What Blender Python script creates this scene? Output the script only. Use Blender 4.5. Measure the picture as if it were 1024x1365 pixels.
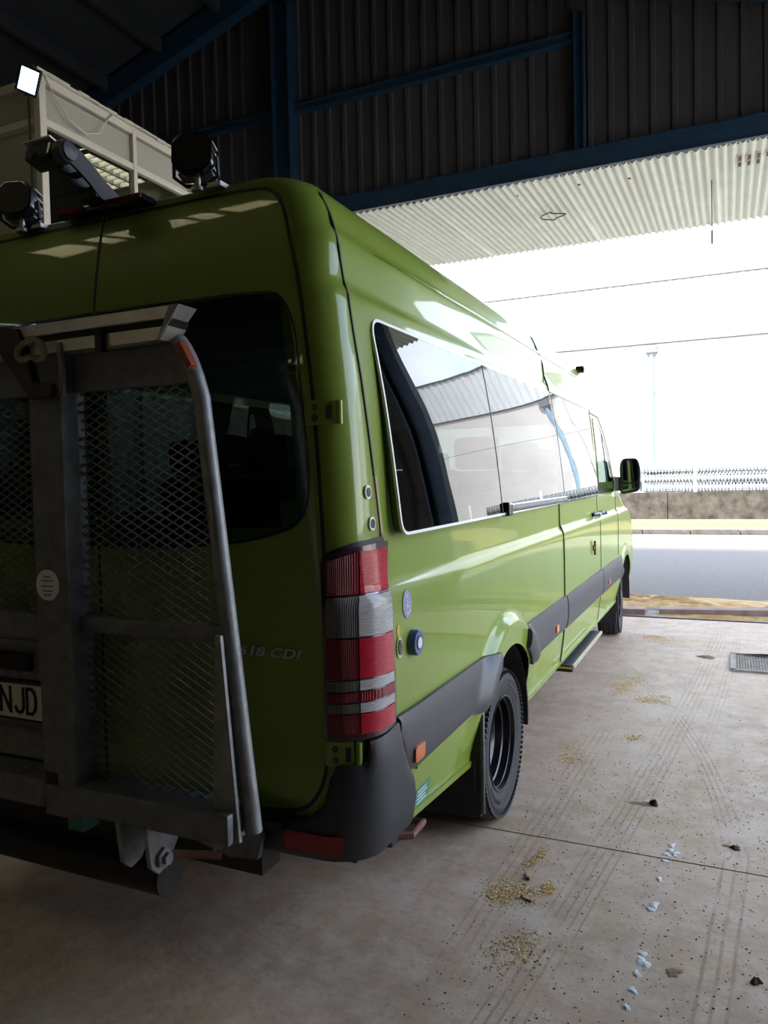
import bpy, bmesh, math, random
import numpy as np
from mathutils import Vector, Matrix
random.seed(7)
PI = math.pi
for o in list(bpy.data.objects): bpy.data.objects.remove(o)
SC = bpy.context.scene
COL = SC.collection

# ------------------------------------------------------------------ camera
CAM_LOC = Vector((1.95, -1.89, 1.605)); YAW, PIT, ROL, FPX = math.radians(24.5), math.radians(2.37), math.radians(-1.28), 1013.0
_F = Vector((-math.sin(YAW)*math.cos(PIT), math.cos(YAW)*math.cos(PIT), -math.sin(PIT)))
_R0 = Vector((math.cos(YAW), math.sin(YAW), 0)); _U0 = _R0.cross(_F)
_R = _R0*math.cos(ROL)+_U0*math.sin(ROL); _U = -_R0*math.sin(ROL)+_U0*math.cos(ROL)
cd = bpy.data.cameras.new('camera'); cam = bpy.data.objects.new('camera', cd); COL.objects.link(cam)
cd.sensor_fit = 'HORIZONTAL'; cd.sensor_width = 36.0; cd.lens = FPX/1024*36.0; cd.clip_end = 300; cd.clip_start = .02
cam.matrix_world = Matrix(((_R.x, _U.x, -_F.x, CAM_LOC.x), (_R.y, _U.y, -_F.y, CAM_LOC.y), (_R.z, _U.z, -_F.z, CAM_LOC.z), (0, 0, 0, 1)))
SC.camera = cam

# ------------------------------------------------------------------ sky, sun, exposure
w = bpy.data.worlds.new('sky'); SC.world = w; w.use_nodes = True
nt = w.node_tree; nt.nodes.clear()
def wn(t, **k):
    n = nt.nodes.new(t)
    for a, b in k.items(): setattr(n, a, b)
    return n
tc = wn('ShaderNodeTexCoord'); sep = wn('ShaderNodeSeparateXYZ'); nt.links.new(tc.outputs['Generated'], sep.inputs[0])
ramp = wn('ShaderNodeValToRGB'); nt.links.new(sep.outputs['Z'], ramp.inputs[0])
ramp.color_ramp.elements[0].position = 0.0; ramp.color_ramp.elements[0].color = (1.0, .97, .92, 1)
ramp.color_ramp.elements[1].position = 0.8; ramp.color_ramp.elements[1].color = (.42, .53, .76, 1)
e_ = ramp.color_ramp.elements.new(.08); e_.color = (.86, .89, .95, 1)
e_ = ramp.color_ramp.elements.new(.22); e_.color = (.50, .62, .86, 1)
nz = wn('ShaderNodeTexNoise'); nz.inputs['Scale'].default_value = 2.2; nz.inputs['Detail'].default_value = 6
nt.links.new(tc.outputs['Generated'], nz.inputs['Vector'])
r2 = wn('ShaderNodeValToRGB'); r2.color_ramp.elements[0].position = .50; r2.color_ramp.elements[1].position = .80
nt.links.new(nz.outputs[0], r2.inputs[0])
mx = wn('ShaderNodeMixRGB'); nt.links.new(r2.outputs[0], mx.inputs[0]); nt.links.new(ramp.outputs[0], mx.inputs[1]); mx.inputs[2].default_value = (1, .98, .95, 1)
bg = wn('ShaderNodeBackground'); nt.links.new(mx.outputs[0], bg.inputs[0]); bg.inputs[1].default_value = 3.3
wo = wn('ShaderNodeOutputWorld'); nt.links.new(bg.outputs[0], wo.inputs[0])
sl = bpy.data.lights.new('sun', 'SUN'); sl.energy = 6.0; sl.angle = math.radians(6); sl.color = (1, .93, .84)
sun = bpy.data.objects.new('sun', sl); COL.objects.link(sun)
sun.rotation_euler = Vector((.35, .80, -1.0)).to_track_quat('-Z', 'Y').to_euler()
vs = SC.view_settings; vs.view_transform = 'Standard'; vs.look = 'None'; vs.gamma = 1; vs.use_curve_mapping = False; vs.exposure = 1.28

# ------------------------------------------------------------------ materials
def mat(name, col, rough=.5, metal=0.0, coat=0.0, noise=0.0, nscale=8.0, col2=None, bump=0.0, bscale=60.0, spec=.5, emit=None, estr=0.0):
    m = bpy.data.materials.new(name); m.use_nodes = True; t = m.node_tree; b = t.nodes['Principled BSDF']
    b.inputs['Base Color'].default_value = (*col, 1); b.inputs['Roughness'].default_value = rough; b.inputs['Metallic'].default_value = metal
    b.inputs['Coat Weight'].default_value = coat; b.inputs['Coat Roughness'].default_value = .03; b.inputs['Specular IOR Level'].default_value = spec
    tcn = t.nodes.new('ShaderNodeTexCoord')
    if noise > 0 or col2:
        n = t.nodes.new('ShaderNodeTexNoise'); n.inputs['Scale'].default_value = nscale; n.inputs['Detail'].default_value = 7; n.inputs['Roughness'].default_value = .62
        t.links.new(tcn.outputs['Object'], n.inputs['Vector'])
        r = t.nodes.new('ShaderNodeValToRGB'); c2 = col2 or tuple(c*(1-noise) for c in col)
        r.color_ramp.elements[0].position = .35; r.color_ramp.elements[0].color = (*c2, 1)
        r.color_ramp.elements[1].position = .65; r.color_ramp.elements[1].color = (*col, 1)
        t.links.new(n.outputs[0], r.inputs[0]); t.links.new(r.outputs[0], b.inputs['Base Color'])
    if bump > 0:
        n2 = t.nodes.new('ShaderNodeTexNoise'); n2.inputs['Scale'].default_value = bscale; n2.inputs['Detail'].default_value = 4
        t.links.new(tcn.outputs['Object'], n2.inputs['Vector'])
        bp = t.nodes.new('ShaderNodeBump'); bp.inputs['Strength'].default_value = bump; bp.inputs['Distance'].default_value = .01
        t.links.new(n2.outputs[0], bp.inputs['Height']); t.links.new(bp.outputs[0], b.inputs['Normal'])
    if emit:
        b.inputs['Emission Color'].default_value = (*emit, 1); b.inputs['Emission Strength'].default_value = estr
    return m
def glass_mat(name, tint, ior=1.7, rough=0.0):
    m = bpy.data.materials.new(name); m.use_nodes = True; t = m.node_tree; t.nodes.clear()
    ge = t.nodes.new('ShaderNodeNewGeometry'); dt = t.nodes.new('ShaderNodeVectorMath'); dt.operation = 'DOT_PRODUCT'
    t.links.new(ge.outputs['Normal'], dt.inputs[0]); t.links.new(ge.outputs['Incoming'], dt.inputs[1])
    def mm(op, a, b=None):
        n_ = t.nodes.new('ShaderNodeMath'); n_.operation = op
        for i_, v_ in enumerate((a, b)):
            if v_ is None: continue
            if isinstance(v_, (int, float)): n_.inputs[i_].default_value = v_
            else: t.links.new(v_, n_.inputs[i_])
        return n_
    f0 = ((ior-1)/(ior+1))**2
    fr = mm('ADD', mm('MULTIPLY', mm('POWER', mm('SUBTRACT', 1.0, mm('ABSOLUTE', dt.outputs['Value']).outputs[0]).outputs[0], 5.0).outputs[0], 1-f0).outputs[0], f0)
    tr = t.nodes.new('ShaderNodeBsdfTransparent'); tr.inputs[0].default_value = (*tint, 1)
    gl = t.nodes.new('ShaderNodeBsdfGlossy'); gl.inputs['Roughness'].default_value = rough
    tcn = t.nodes.new('ShaderNodeTexCoord'); n = t.nodes.new('ShaderNodeTexNoise'); n.inputs['Scale'].default_value = 1.3
    t.links.new(tcn.outputs['Object'], n.inputs['Vector'])
    bp = t.nodes.new('ShaderNodeBump'); bp.inputs['Strength'].default_value = .05; bp.inputs['Distance'].default_value = .02
    t.links.new(n.outputs[0], bp.inputs['Height']); t.links.new(bp.outputs[0], gl.inputs['Normal'])
    ms = t.nodes.new('ShaderNodeMixShader'); t.links.new(fr.outputs[0], ms.inputs[0]); t.links.new(tr.outputs[0], ms.inputs[1]); t.links.new(gl.outputs[0], ms.inputs[2])
    ou = t.nodes.new('ShaderNodeOutputMaterial'); t.links.new(ms.outputs[0], ou.inputs[0])
    return m
def ridged(name, col, rough, freq, axis='Z', strength=.8, spec=.5):
    m = mat(name, col, rough, coat=.6, spec=.2); t = m.node_tree; b = t.nodes['Principled BSDF']
    tcn = t.nodes.new('ShaderNodeTexCoord'); wv = t.nodes.new('ShaderNodeTexWave'); wv.bands_direction = axis; wv.inputs['Scale'].default_value = freq
    t.links.new(tcn.outputs['Object'], wv.inputs['Vector'])
    bp = t.nodes.new('ShaderNodeBump'); bp.inputs['Strength'].default_value = strength; bp.inputs['Distance'].default_value = .004
    t.links.new(wv.outputs[0], bp.inputs['Height']); t.links.new(bp.outputs[0], b.inputs['Normal'])
    return m
MT = {}
MT['paint'] = mat('van_paint', (.205, .285, .040), .35, coat=.55, noise=.06, nscale=3, spec=.15)
MT['plastic'] = mat('grey_plastic', (.055, .055, .06), .45, noise=.15, nscale=30, bump=.05, bscale=300)
MT['bumper'] = mat('bumper_plastic', (.028, .03, .035), .5, noise=.2, nscale=20, bump=.04, bscale=300)
MT['black'] = mat('black_rubber', (.012, .012, .014), .6)
MT['gloss_black'] = mat('gloss_black', (.008, .009, .012), .25, coat=.5)
MT['tyre'] = mat('tyre_rubber', (.022, .022, .024), .7, noise=.4, nscale=20, bump=.1, bscale=150)
MT['rim'] = mat('rim_black', (.012, .013, .016), .28, metal=.3, coat=.3)
MT['hub'] = mat('hub_steel', (.18, .18, .19), .4, metal=.8)
MT['glass'] = glass_mat('tinted_glass', (.06, .085, .08), 1.75)
MT['glass_clear'] = glass_mat('clear_glass', (.62, .72, .68), 1.5)
MT['glass_rear'] = glass_mat('rear_glass', (.40, .52, .49), 1.5)
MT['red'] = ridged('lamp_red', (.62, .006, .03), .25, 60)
MT['red_d'] = ridged('lamp_red_deep_shaded', (.20, .004, .014), .25, 60, 'X')  # deep red lens, also the shaded copy for rear-facing lens halves
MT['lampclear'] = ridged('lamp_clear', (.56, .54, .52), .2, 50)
MT['lampclear_shaded'] = ridged('lamp_clear_shaded', (.15, .14, .135), .25, 60, 'X')  # clear lens with shade put into its colour, for rear-facing halves
MT['lampbase'] = mat('lamp_base', (.05, .006, .01), .25, coat=1)
MT['reflector'] = ridged('reflector_red', (.36, .006, .014), .3, 60, 'X')
MT['orange'] = ridged('amber_lens', (.62, .16, .05), .35, 60, 'X')
MT['chrome'] = mat('chrome', (.75, .75, .75), .18, metal=1)
MT['whitering'] = mat('pale_ring', (.82, .82, .80), .35)
MT['galv'] = mat('galvanised_steel', (.30, .30, .30), .55, metal=.55, noise=.3, nscale=26, bump=.05, bscale=80)
MT['galv_dark'] = mat('galvanised_dark', (.19, .195, .2), .55, metal=.5, noise=.35, nscale=18)
MT['alu'] = mat('aluminium', (.62, .58, .52), .38, metal=.7, noise=.2, nscale=12)
MT['darksteel'] = mat('dark_steel', (.03, .028, .027), .5, metal=.4, noise=.4, nscale=9)
MT['brown'] = mat('rust_brown_arm', (.045, .026, .024), .55, noise=.4, nscale=15)
MT['rust'] = mat('rust', (.22, .10, .055), .8, noise=.5, nscale=14, bump=.2)
MT['teal'] = mat('teal_block', (.03, .19, .15), .55, noise=.2)
MT['rope'] = mat('rope', (.36, .32, .22), .9, noise=.3, nscale=50)
MT['plate'] = mat('plate_white', (.62, .60, .54), .4)
MT['ink'] = mat('ink_black', (.01, .01, .012), .5)
MT['lavender'] = mat('lavender_sticker', (.25, .24, .46), .4)
MT['symbol'] = mat('symbol_pale', (.55, .62, .38), .4)
MT['bluecap'] = mat('blue_cap', (.045, .10, .24), .35, coat=.3)
MT['pale'] = mat('pale_print', (.66, .64, .66), .5)
MT['stickgreen'] = mat('sticker_teal', (.05, .24, .17), .4)
MT['tape'] = mat('old_tape', (.42, .36, .13), .6, noise=.2)
MT['amberdot'] = mat('amber_dot', (.48, .30, .04), .5)
MT['badge'] = mat('badge_chrome', (.55, .56, .56), .3, metal=.7)
MT['lining'] = mat('interior_lining', (.10, .105, .10), .8)
MT['seat'] = mat('seat_fabric', (.05, .06, .07), .9, noise=.3, nscale=40)
MT['led'] = mat('lamp_lens', (.025, .022, .02), .3, coat=.5, noise=.6, nscale=60)
MT['mirror'] = mat('mirror_glass', (.55, .62, .62), .03, metal=1)
MT['yellow'] = mat('yellow_edge', (.60, .38, .04), .6)
# building
MT['blue'] = mat('blue_steel', (.014, .048, .10), .5, noise=.35, nscale=5)
MT['clad'] = mat('dark_cladding', (.060, .055, .064), .7, noise=.2, nscale=2)
MT['roofdark'] = mat('roof_sheet', (.022, .026, .034), .8, noise=.2, nscale=2)
MT['wallgrey'] = mat('grey_render', (.36, .36, .36), .9, noise=.35, nscale=2.5, bump=.1)
MT['darkwall'] = mat('dark_block', (.07, .055, .045), .9, noise=.5, nscale=5)
MT['canopy'] = mat('canopy_sheet', (.76, .81, .74), .6, noise=.12, nscale=1.5, col2=(.70, .70, .60))
MT['facade'] = mat('facade_concrete', (.56, .545, .52), .9, noise=.12, nscale=.7, bump=.06, bscale=9)
MT['facsheet'] = mat('facade_sheet', (.52, .55, .56), .7, noise=.06, nscale=1)
MT['pipeblue'] = mat('downpipe_blue', (.20, .33, .42), .6, noise=.12, nscale=3)
MT['retain'] = mat('stained_concrete', (.075, .065, .05), .95, nscale=3.2, col2=(.022, .017, .011), bump=.25, bscale=20)
MT['sand'] = mat('sand', (.56, .38, .18), .95, nscale=9, col2=(.40, .25, .10), bump=.5, bscale=60)
MT['paving'] = mat('sandy_paving', (.26, .185, .07), .95, noise=.25, nscale=2, bump=.2)
MT['yard'] = mat('yard_concrete', (.40, .37, .30), .9, noise=.25, nscale=1.2)
MT['gutter'] = mat('gutter_concrete', (.24, .215, .165), .9, noise=.25, nscale=1.2, bump=.1)
MT['kerb'] = mat('kerb_stone', (.095, .088, .078), .9, nscale=4, col2=(.045, .04, .036), bump=.2)
MT['rail'] = mat('rusty_rail', (.13, .07, .05), .65, metal=.2, nscale=6, col2=(.20, .14, .11), bump=.2)
MT['fence'] = mat('fence_white', (.80, .80, .80), .6, noise=.05)
MT['wire'] = mat('fence_wire', (.42, .60, .58), .6)
MT['cpipe'] = mat('corrugated_pipe', (.22, .225, .235), .55, noise=.1, nscale=3)
MT['cabin'] = mat('cabin_panel', (.40, .39, .34), .6, noise=.06, nscale=1.5)
MT['cabframe'] = mat('cabin_frame', (.66, .62, .54), .45, noise=.1, nscale=5)
MT['lamplit'] = mat('floodlight_glass', (.9, .95, 1), .3, emit=(.55, .90, 1.0), estr=3.0)
MT['louvre'] = mat('louvre_lit', (.9, .9, .85), .4, emit=(1, .97, .88), estr=3)
MT['splash'] = mat('paint_white', (.62, .64, .64), .6, noise=.2, nscale=60, bump=.2)
MT['dirt'] = mat('dirt_bits', (.055, .04, .028), .9, noise=.4, nscale=30)
MT['sawdust'] = mat('sawdust', (.74, .54, .25), .95, nscale=40, col2=(.52, .36, .15), bump=.5, bscale=90)
MT['mud'] = mat('mud', (.27, .19, .105), .95, nscale=60, col2=(.15, .10, .055), bump=.4, bscale=90)
MT['wood'] = mat('wood_chip', (.50, .40, .26), .8, noise=.3, nscale=30)
MT['grate'] = mat('grate_metal', (.34, .30, .26), .7, metal=.3, noise=.4, nscale=16)
MT['dark'] = mat('pit_dark', (.02, .018, .016), .9)

def floor_mat():
    m = mat('floor_concrete', (.35, .30, .27), .62, bump=.12, bscale=45, spec=.25); t = m.node_tree; b = t.nodes['Principled BSDF']
    N = t.nodes.new; L = t.links.new
    geo = N('ShaderNodeNewGeometry'); sp = N('ShaderNodeSeparateXYZ'); L(geo.outputs['Position'], sp.inputs[0])
    def M(op, a, b_=None, c=None):
        n = N('ShaderNodeMath'); n.operation = op
        for i, v in enumerate((a, b_, c)):
            if v is None: continue
            if isinstance(v, (int, float)): n.inputs[i].default_value = v
            else: L(v, n.inputs[i])
        return n.outputs[0]
    def noise(scale, det=6, vec=None, rough=.6):
        n = N('ShaderNodeTexNoise'); n.inputs['Scale'].default_value = scale; n.inputs['Detail'].default_value = det; n.inputs['Roughness'].default_value = rough
        L(vec or geo.outputs['Position'], n.inputs['Vector']); return n.outputs[0]
    def mapr(v, a, b_):
        n = N('ShaderNodeMapRange'); n.inputs[1].default_value = a; n.inputs[2].default_value = b_; L(v, n.inputs[0]); return n.outputs[0]
    def mixc(f, c1, c2, fac=1.0):
        n = N('ShaderNodeMixRGB')
        L(M('MULTIPLY', f, fac) if not isinstance(f, (int, float)) else f, n.inputs[0])
        for i, c in ((1, c1), (2, c2)):
            if isinstance(c, tuple): n.inputs[i].default_value = (*c, 1)
            else: L(c, n.inputs[i])
        return n.outputs[0]
    base = mixc(mapr(noise(1.1), .38, .64), (.385, .280, .195), (.495, .365, .262))
    base = mixc(mapr(noise(7), .40, .70), base, (.58, .47, .375), .7)
    base = mixc(mapr(noise(3.1, 8), .52, .72), base, (.43, .31, .16), .6)          # dusty ochre drift
    # stretched sweep marks along the lane
    mp = N('ShaderNodeMapping'); mp.inputs['Scale'].default_value = (14, .7, 1); mp.inputs['Rotation'].default_value = (0, 0, -.12); L(geo.outputs['Position'], mp.inputs[0])
    base = mixc(mapr(noise(1.6, 5, mp.outputs[0]), .50, .72), base, (.27, .225, .195), .18)
    x, y = sp.outputs[0], sp.outputs[1]
    jit = M('MULTIPLY', M('SUBTRACT', noise(2.0, 3), .5), .05)
    for (x0, k, q, hw, per, amt, ya, yb) in ((1.288, .125, -.0055, .095, .034, .50, -2, 6.6), (1.967, .095, -.0572, .062, .030, .7, 1.4, 5.4), (1.845, .075, 0, .075, .045, .6, -.5, 1.7), (1.10, .04, 0, .09, .036, .4, .3, 3.2), (1.52, .11, -.005, .05, .03, .35, 2.6, 6.5)):
        cx = M('ADD', M('MULTIPLY_ADD', y, k, x0), M('MULTIPLY', M('MULTIPLY', y, y), q))
        d = M('ADD', M('SUBTRACT', x, cx), M('MULTIPLY', jit, .3))
        band = M('SUBTRACT', 1.0, mapr(M('ABSOLUTE', d), hw*.8, hw))
        band = M('MULTIPLY', band, M('MULTIPLY', mapr(y, ya, ya+.4), M('SUBTRACT', 1.0, mapr(y, yb-.4, yb))))
        st = mapr(M('SINE', M('MULTIPLY', d, 2*PI/per)), .45, .95)
        br = mapr(noise(3.2, 5), .36, .55)
        base = mixc(M('MULTIPLY', M('MULTIPLY', band, st), br), base, (.20, .145, .085), amt)
    base = mixc(mapr(noise(26, 8), .50, .68), base, (.26, .20, .15), .35)
    base = mixc(mapr(noise(.9, 7), .56, .70), base, (.62, .55, .48), .5)
    base = mixc(mapr(noise(60, 3), .66, .74), base, (.10, .075, .055), .8)            # fine specks
    L(base, b.inputs['Base Color'])
    rr = mapr(noise(2.2), .3, .7); L(M('MULTIPLY_ADD', rr, .22, .48), b.inputs['Roughness'])
    return m
MT['floor'] = floor_mat()
MT['asphalt'] = mat('asphalt', (.155, .138, .117), .9, nscale=30, col2=(.078, .07, .058), bump=.3, bscale=120)
MT['apron'] = mat('rough_concrete', (.38, .35, .31), .95, nscale=22, col2=(.21, .19, .165), bump=.8, bscale=40)

# ------------------------------------------------------------------ mesh helpers
class MB:
    def __init__(s): s.v = []; s.f = []
    def add(s, vs_, fs):
        n = len(s.v); s.v += [tuple(p) for p in vs_]; s.f += [tuple(i+n for i in f) for f in fs]; return s
    def box(s, c, d, rot=None):
        hx, hy, hz = d[0]/2, d[1]/2, d[2]/2
        P = [Vector((x, y, z)) for x in (-hx, hx) for y in (-hy, hy) for z in (-hz, hz)]
        if rot is not None: P = [rot @ p for p in P]
        c = Vector(c)
        return s.add([p+c for p in P], [(0, 1, 3, 2), (4, 6, 7, 5), (0, 4, 5, 1), (2, 3, 7, 6), (0, 2, 6, 4), (1, 5, 7, 3)])
    def bar(s, a, b, w, h, up=(0, 0, 1)):
        a, b = Vector(a), Vector(b); d = (b-a); L = d.length; d.normalize(); up = Vector(up)
        if abs(d.dot(up)) > .98: up = Vector((1, 0, 0))
        r = d.cross(up).normalized(); u = r.cross(d)
        return s.box((a+b)/2, (w, L, h), Matrix((r, d, u)).transposed())
    def tube(s, pts, r, n=10, caps=True):
        pts = [Vector(p) for p in pts]; rings = []
        prev = None
        for i, p in enumerate(pts):
            d = (pts[min(i+1, len(pts)-1)]-pts[max(i-1, 0)]).normalized()
            a = prev if prev is not None else (Vector((0, 0, 1)) if abs(d.z) < .9 else Vector((1, 0, 0)))
            u = (a-d*a.dot(d)).normalized(); prev = u; v = d.cross(u)
            rr = r[i] if isinstance(r, (list, tuple)) else r
            rings.append([p+u*rr*math.cos(2*PI*k/n)+v*rr*math.sin(2*PI*k/n) for k in range(n)])
        V = [q for ring in rings for q in ring]; Fc = []
        for i in range(len(pts)-1):
            for k in range(n):
                Fc.append((i*n+k, i*n+(k+1) % n, (i+1)*n+(k+1) % n, (i+1)*n+k))
        if caps: Fc += [tuple(range(n))[::-1], tuple((len(pts)-1)*n+k for k in range(n))]
        return s.add(V, Fc)
    def lathe(s, prof, c, axis, n=32, closed=False):
        """prof: list of (radius, along)"""
        c = Vector(c); ax = Vector(axis).normalized(); a = Vector((0, 0, 1)) if abs(ax.z) < .9 else Vector((1, 0, 0))
        u = (a-ax*a.dot(ax)).normalized(); v = ax.cross(u); V = []; Fc = []
        for (r, t) in prof:
            for k in range(n): V.append(c+ax*t+u*r*math.cos(2*PI*k/n)+v*r*math.sin(2*PI*k/n))
        m = len(prof)
        for i in range(m if closed else m-1):
            j = (i+1) % m
            for k in range(n): Fc.append((i*n+k, i*n+(k+1) % n, j*n+(k+1) % n, j*n+k))
        if not closed: Fc += [tuple(range(n))[::-1], tuple((m-1)*n+k for k in range(n))]
        return s.add(V, Fc)
    def prism(s, pts, off):
        """pts: planar 3D outline, off: extrusion vector"""
        n = len(pts); off = Vector(off); P = [Vector(p) for p in pts]
        return s.add(P+[p+off for p in P], [tuple(range(n))[::-1], tuple(range(n, 2*n))]+[(i, (i+1) % n, n+(i+1) % n, n+i) for i in range(n)])
    def grid(s, nu, nv, fn):
        V = [fn(i/nu, j/nv) for i in range(nu+1) for j in range(nv+1)]
        return s.add(V, [(i*(nv+1)+j, (i+1)*(nv+1)+j, (i+1)*(nv+1)+j+1, i*(nv+1)+j+1) for i in range(nu) for j in range(nv)])
    def build(s, name, m, parent=None, smooth=35, bevel=0.0, fix=True):
        me = bpy.data.meshes.new(name); me.from_pydata(s.v, [], s.f)
        if fix or bevel:
            bm = bmesh.new(); bm.from_mesh(me)
            bmesh.ops.recalc_face_normals(bm, faces=bm.faces)
            if bevel: bmesh.ops.bevel(bm, geom=[e for e in bm.edges if len(e.link_faces) == 2 and e.calc_face_angle(0) > .6], offset=bevel, segments=2, affect='EDGES', profile=.6)
            bm.to_mesh(me); bm.free()
        return link(name, me, m, parent, smooth)
def link(name, me, m, parent=None, smooth=35):
    o = bpy.data.objects.new(name, me); COL.objects.link(o)
    me.materials.clear(); me.materials.append(MT[m] if isinstance(m, str) else m)
    if smooth:
        me.shade_smooth(); me.set_sharp_from_angle(angle=math.radians(smooth))
    if parent: o.parent = parent
    return o
def tag(o, label, cat, group=None, kind=None):
    o['label'] = label
    if cat: o['category'] = cat
    if group: o['group'] = group
    if kind: o['kind'] = kind
    return o
def struct(o, label=None, cat=None):
    o['kind'] = 'structure'
    if label: o['label'] = label
    if cat: o['category'] = cat
    return o
def thing(name, label, cat, loc=(0, 0, 0), group=None):
    o = bpy.data.objects.new(name, None); COL.objects.link(o); o.location = loc; o.empty_display_size = .2
    tag(o, label, cat, group)
    bpy.context.view_layer.update()
    return o
def adopt(parent, o):
    """parent o keeping its world-space vertex coordinates"""
    o.parent = parent; o.matrix_parent_inverse = parent.matrix_world.inverted(); return o
def text_mesh(name, body, size, M4, m, parent=None, ext=.002, shear=0.0, space=1.0, bold=0.0):
    c = bpy.data.curves.new(name, 'FONT'); c.body = body; c.size = size; c.extrude = ext; c.shear = shear; c.space_character = space; c.offset = bold
    o = bpy.data.objects.new(name, c); COL.objects.link(o)
    bpy.context.view_layer.update()
    me = bpy.data.meshes.new_from_object(o.evaluated_get(bpy.context.evaluated_depsgraph_get()))
    bpy.data.objects.remove(o); me.transform(M4)
    return link(name, me, m, parent, None)
def round_poly(pts, rad, n=6):
    """round the corners of a 2D outline; rad: number or list"""
    out = []; N = len(pts)
    for i in range(N):
        p0, p, p1 = Vector(pts[i-1]), Vector(pts[i]), Vector(pts[(i+1) % N]); r = rad[i] if isinstance(rad, (list, tuple)) else rad
        if r <= 0: out.append(tuple(p)); continue
        a, b = (p0-p), (p1-p); d = min(r, a.length*.49, b.length*.49); a.normalize(); b.normalize()
        A, B = p+a*d, p+b*d
        for k in range(n+1):
            t = k/n; out.append(tuple(A*(1-t)**2+p*2*t*(1-t)+B*t*t))
    return out
def circ(cu, cv, r, n=28, rv=None): return [(cu+r*math.cos(2*PI*k/n), cv+(rv or r)*math.sin(2*PI*k/n)) for k in range(n)]

# =================================================================== THE BUILDING
# ---- floor of two cast slabs with a joint
fl = MB().box((-3.2, -3.2, -.14), (15.8, 21.6, .16)).build('floor', 'dark', None, None); struct(fl, 'pale dusty concrete workshop floor')
adopt(fl, MB().box((-3.2, -6.3, -.03), (15.6, 15.42, .06)).build('floor_slab', 'floor', None, None))
adopt(fl, MB().box((-3.2, 4.27, -.03), (15.6, 5.70, .06)).build('floor_slab', 'floor', None, None))
fl.children[0].rotation_euler[2] = 0
# ---- walls
YW = 7.6; XR = 4.5; XL = -11.0; YB = -14.0
XC = -3.7
def zroof(x): return 8.75-.29*abs(x-XC)
wf = MB()
wf.box(((XR+3.62)/2, YW+.12, 1.55), (XR-3.62, .2, 3.1)); wf.box(((XL-3.75)/2, YW+.12, 1.55), (abs(XL)-3.75, .2, 3.1))
wf.prism([(XL, YW+.02, 3.1), (-3.6, YW+.02, 3.1), (-3.6, YW+.02, 5.4), (3.5, YW+.02, 5.4), (3.5, YW+.02, 3.1), (XR, YW+.02, 3.1), (XR, YW+.02, zroof(XR)), (XC, YW+.02, zroof(XC)), (XL, YW+.02, zroof(XL))], (0, .06, 0))
wf = wf.build('wall_front', 'darkwall', None, None); struct(wf, 'dark front wall either side of the wide doorway')
SW = .94
def clad_sheet(x0, zb):
    """one trapezoidal cladding sheet, ribs every 0.235 m"""
    prof = []
    for k in range(4):
        b = x0+k*.235
        prof += [(b, 0), (b+.16, 0), (b+.175, .03), (b+.22, .03)]
    prof.append((x0+SW, 0)); mb = MB(); V = []; Fc = []
    for (x, d) in prof:
        V += [(x, YW-.02-d, zb), (x, YW-.02-d, zroof(x)-.05), (x, YW+.0-d, zb), (x, YW+.0-d, zroof(x)-.05)]
    for i in range(len(prof)-1):
        a, b = i*4, i*4+4
        Fc += [(a, b, b+1, a+1), (a+2, a+3, b+3, b+2), (a, a+2, b+2, b), (a+1, b+1, b+3, a+3)]
    n = len(prof)*4-4; Fc += [(0, 1, 3, 2), (n, n+2, n+3, n+1)]
    return mb.add(V, Fc)
x = XL
while x < XR-.3:
    zb = 5.40 if (x+SW > -3.55 and x < 3.45) else 3.1
    adopt(wf, clad_sheet(x, zb).build('cladding_sheet', 'clad', None, None, fix=True)); x += SW-.002
wr = MB().box((XR+.1, -6.45, 2.4), (.2, 15.1, 4.8)).box((XR+.1, 7.4, 2.4), (.2, .6, 4.8)).box((XR+.1, -3.2, 5.6), (.2, 21.6, 1.6)).build('wall_right', 'wallgrey', None, None); struct(wr, 'grey rendered right wall with a wide side opening')
struct(MB().box((14.6, 0, -.06), (20, 30, .12)).build('side_yard', 'yard', None, None), 'pale concrete yard outside the side opening')
wl = MB().box((XL-.1, -3.2, 3.2), (.2, 21.6, 6.4)).build('wall_left', 'darkwall', None, None); struct(wl, 'dark left wall')
WB0, WB1, WZ0, WZ1 = -10.2, -5.6, 5.3, 6.1
wbm = MB()
for P in ([(XL, 0), (XR, 0), (XR, WZ0), (XL, WZ0)], [(XL, WZ0), (WB0, WZ0), (WB0, WZ1), (XL, WZ1)], [(WB1, WZ0), (XR, WZ0), (XR, WZ1), (WB1, WZ1)], [(XL, WZ1), (XR, WZ1), (XR, zroof(XR)), (XC, zroof(XC)), (XL, zroof(XL))]):
    wbm.prism([(a, YB, b) for a, b in P], (0, -.2, 0))
wb = wbm.build('wall_back', 'darkwall', None, None); struct(wb, 'dark back wall with a high window strip')
# ---- roof with translucent sheets in it
def skylight_mat():
    m = bpy.data.materials.new('skylight_sheet'); m.use_nodes = True; t = m.node_tree; t.nodes.clear()
    a = t.nodes.new('ShaderNodeBsdfTranslucent'); a.inputs[0].default_value = (.50, .46, .33, 1)
    n = t.nodes.new('ShaderNodeTexNoise'); n.inputs['Scale'].default_value = 14
    r = t.nodes.new('ShaderNodeValToRGB'); r.color_ramp.elements[0].color = (.50, .45, .30, 1); r.color_ramp.elements[1].color = (.90, .84, .62, 1)
    t.links.new(n.outputs[0], r.inputs[0]); t.links.new(r.outputs[0], a.inputs[0])
    o = t.nodes.new('ShaderNodeOutputMaterial'); t.links.new(a.outputs[0], o.inputs[0]); return m
MT['skylight'] = skylight_mat()
ce = None
for k in range(4): adopt(wb, MB().box((WB0+1.15*(k+.5), YB-.1, (WZ0+WZ1)/2), (1.148, .012, WZ1-WZ0)).build('window_sheet', 'skylight', None, None))
SKY = [(-5.0, -6.6), (-7.9, -9.5)]                  # Y ranges of the translucent rows
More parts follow.
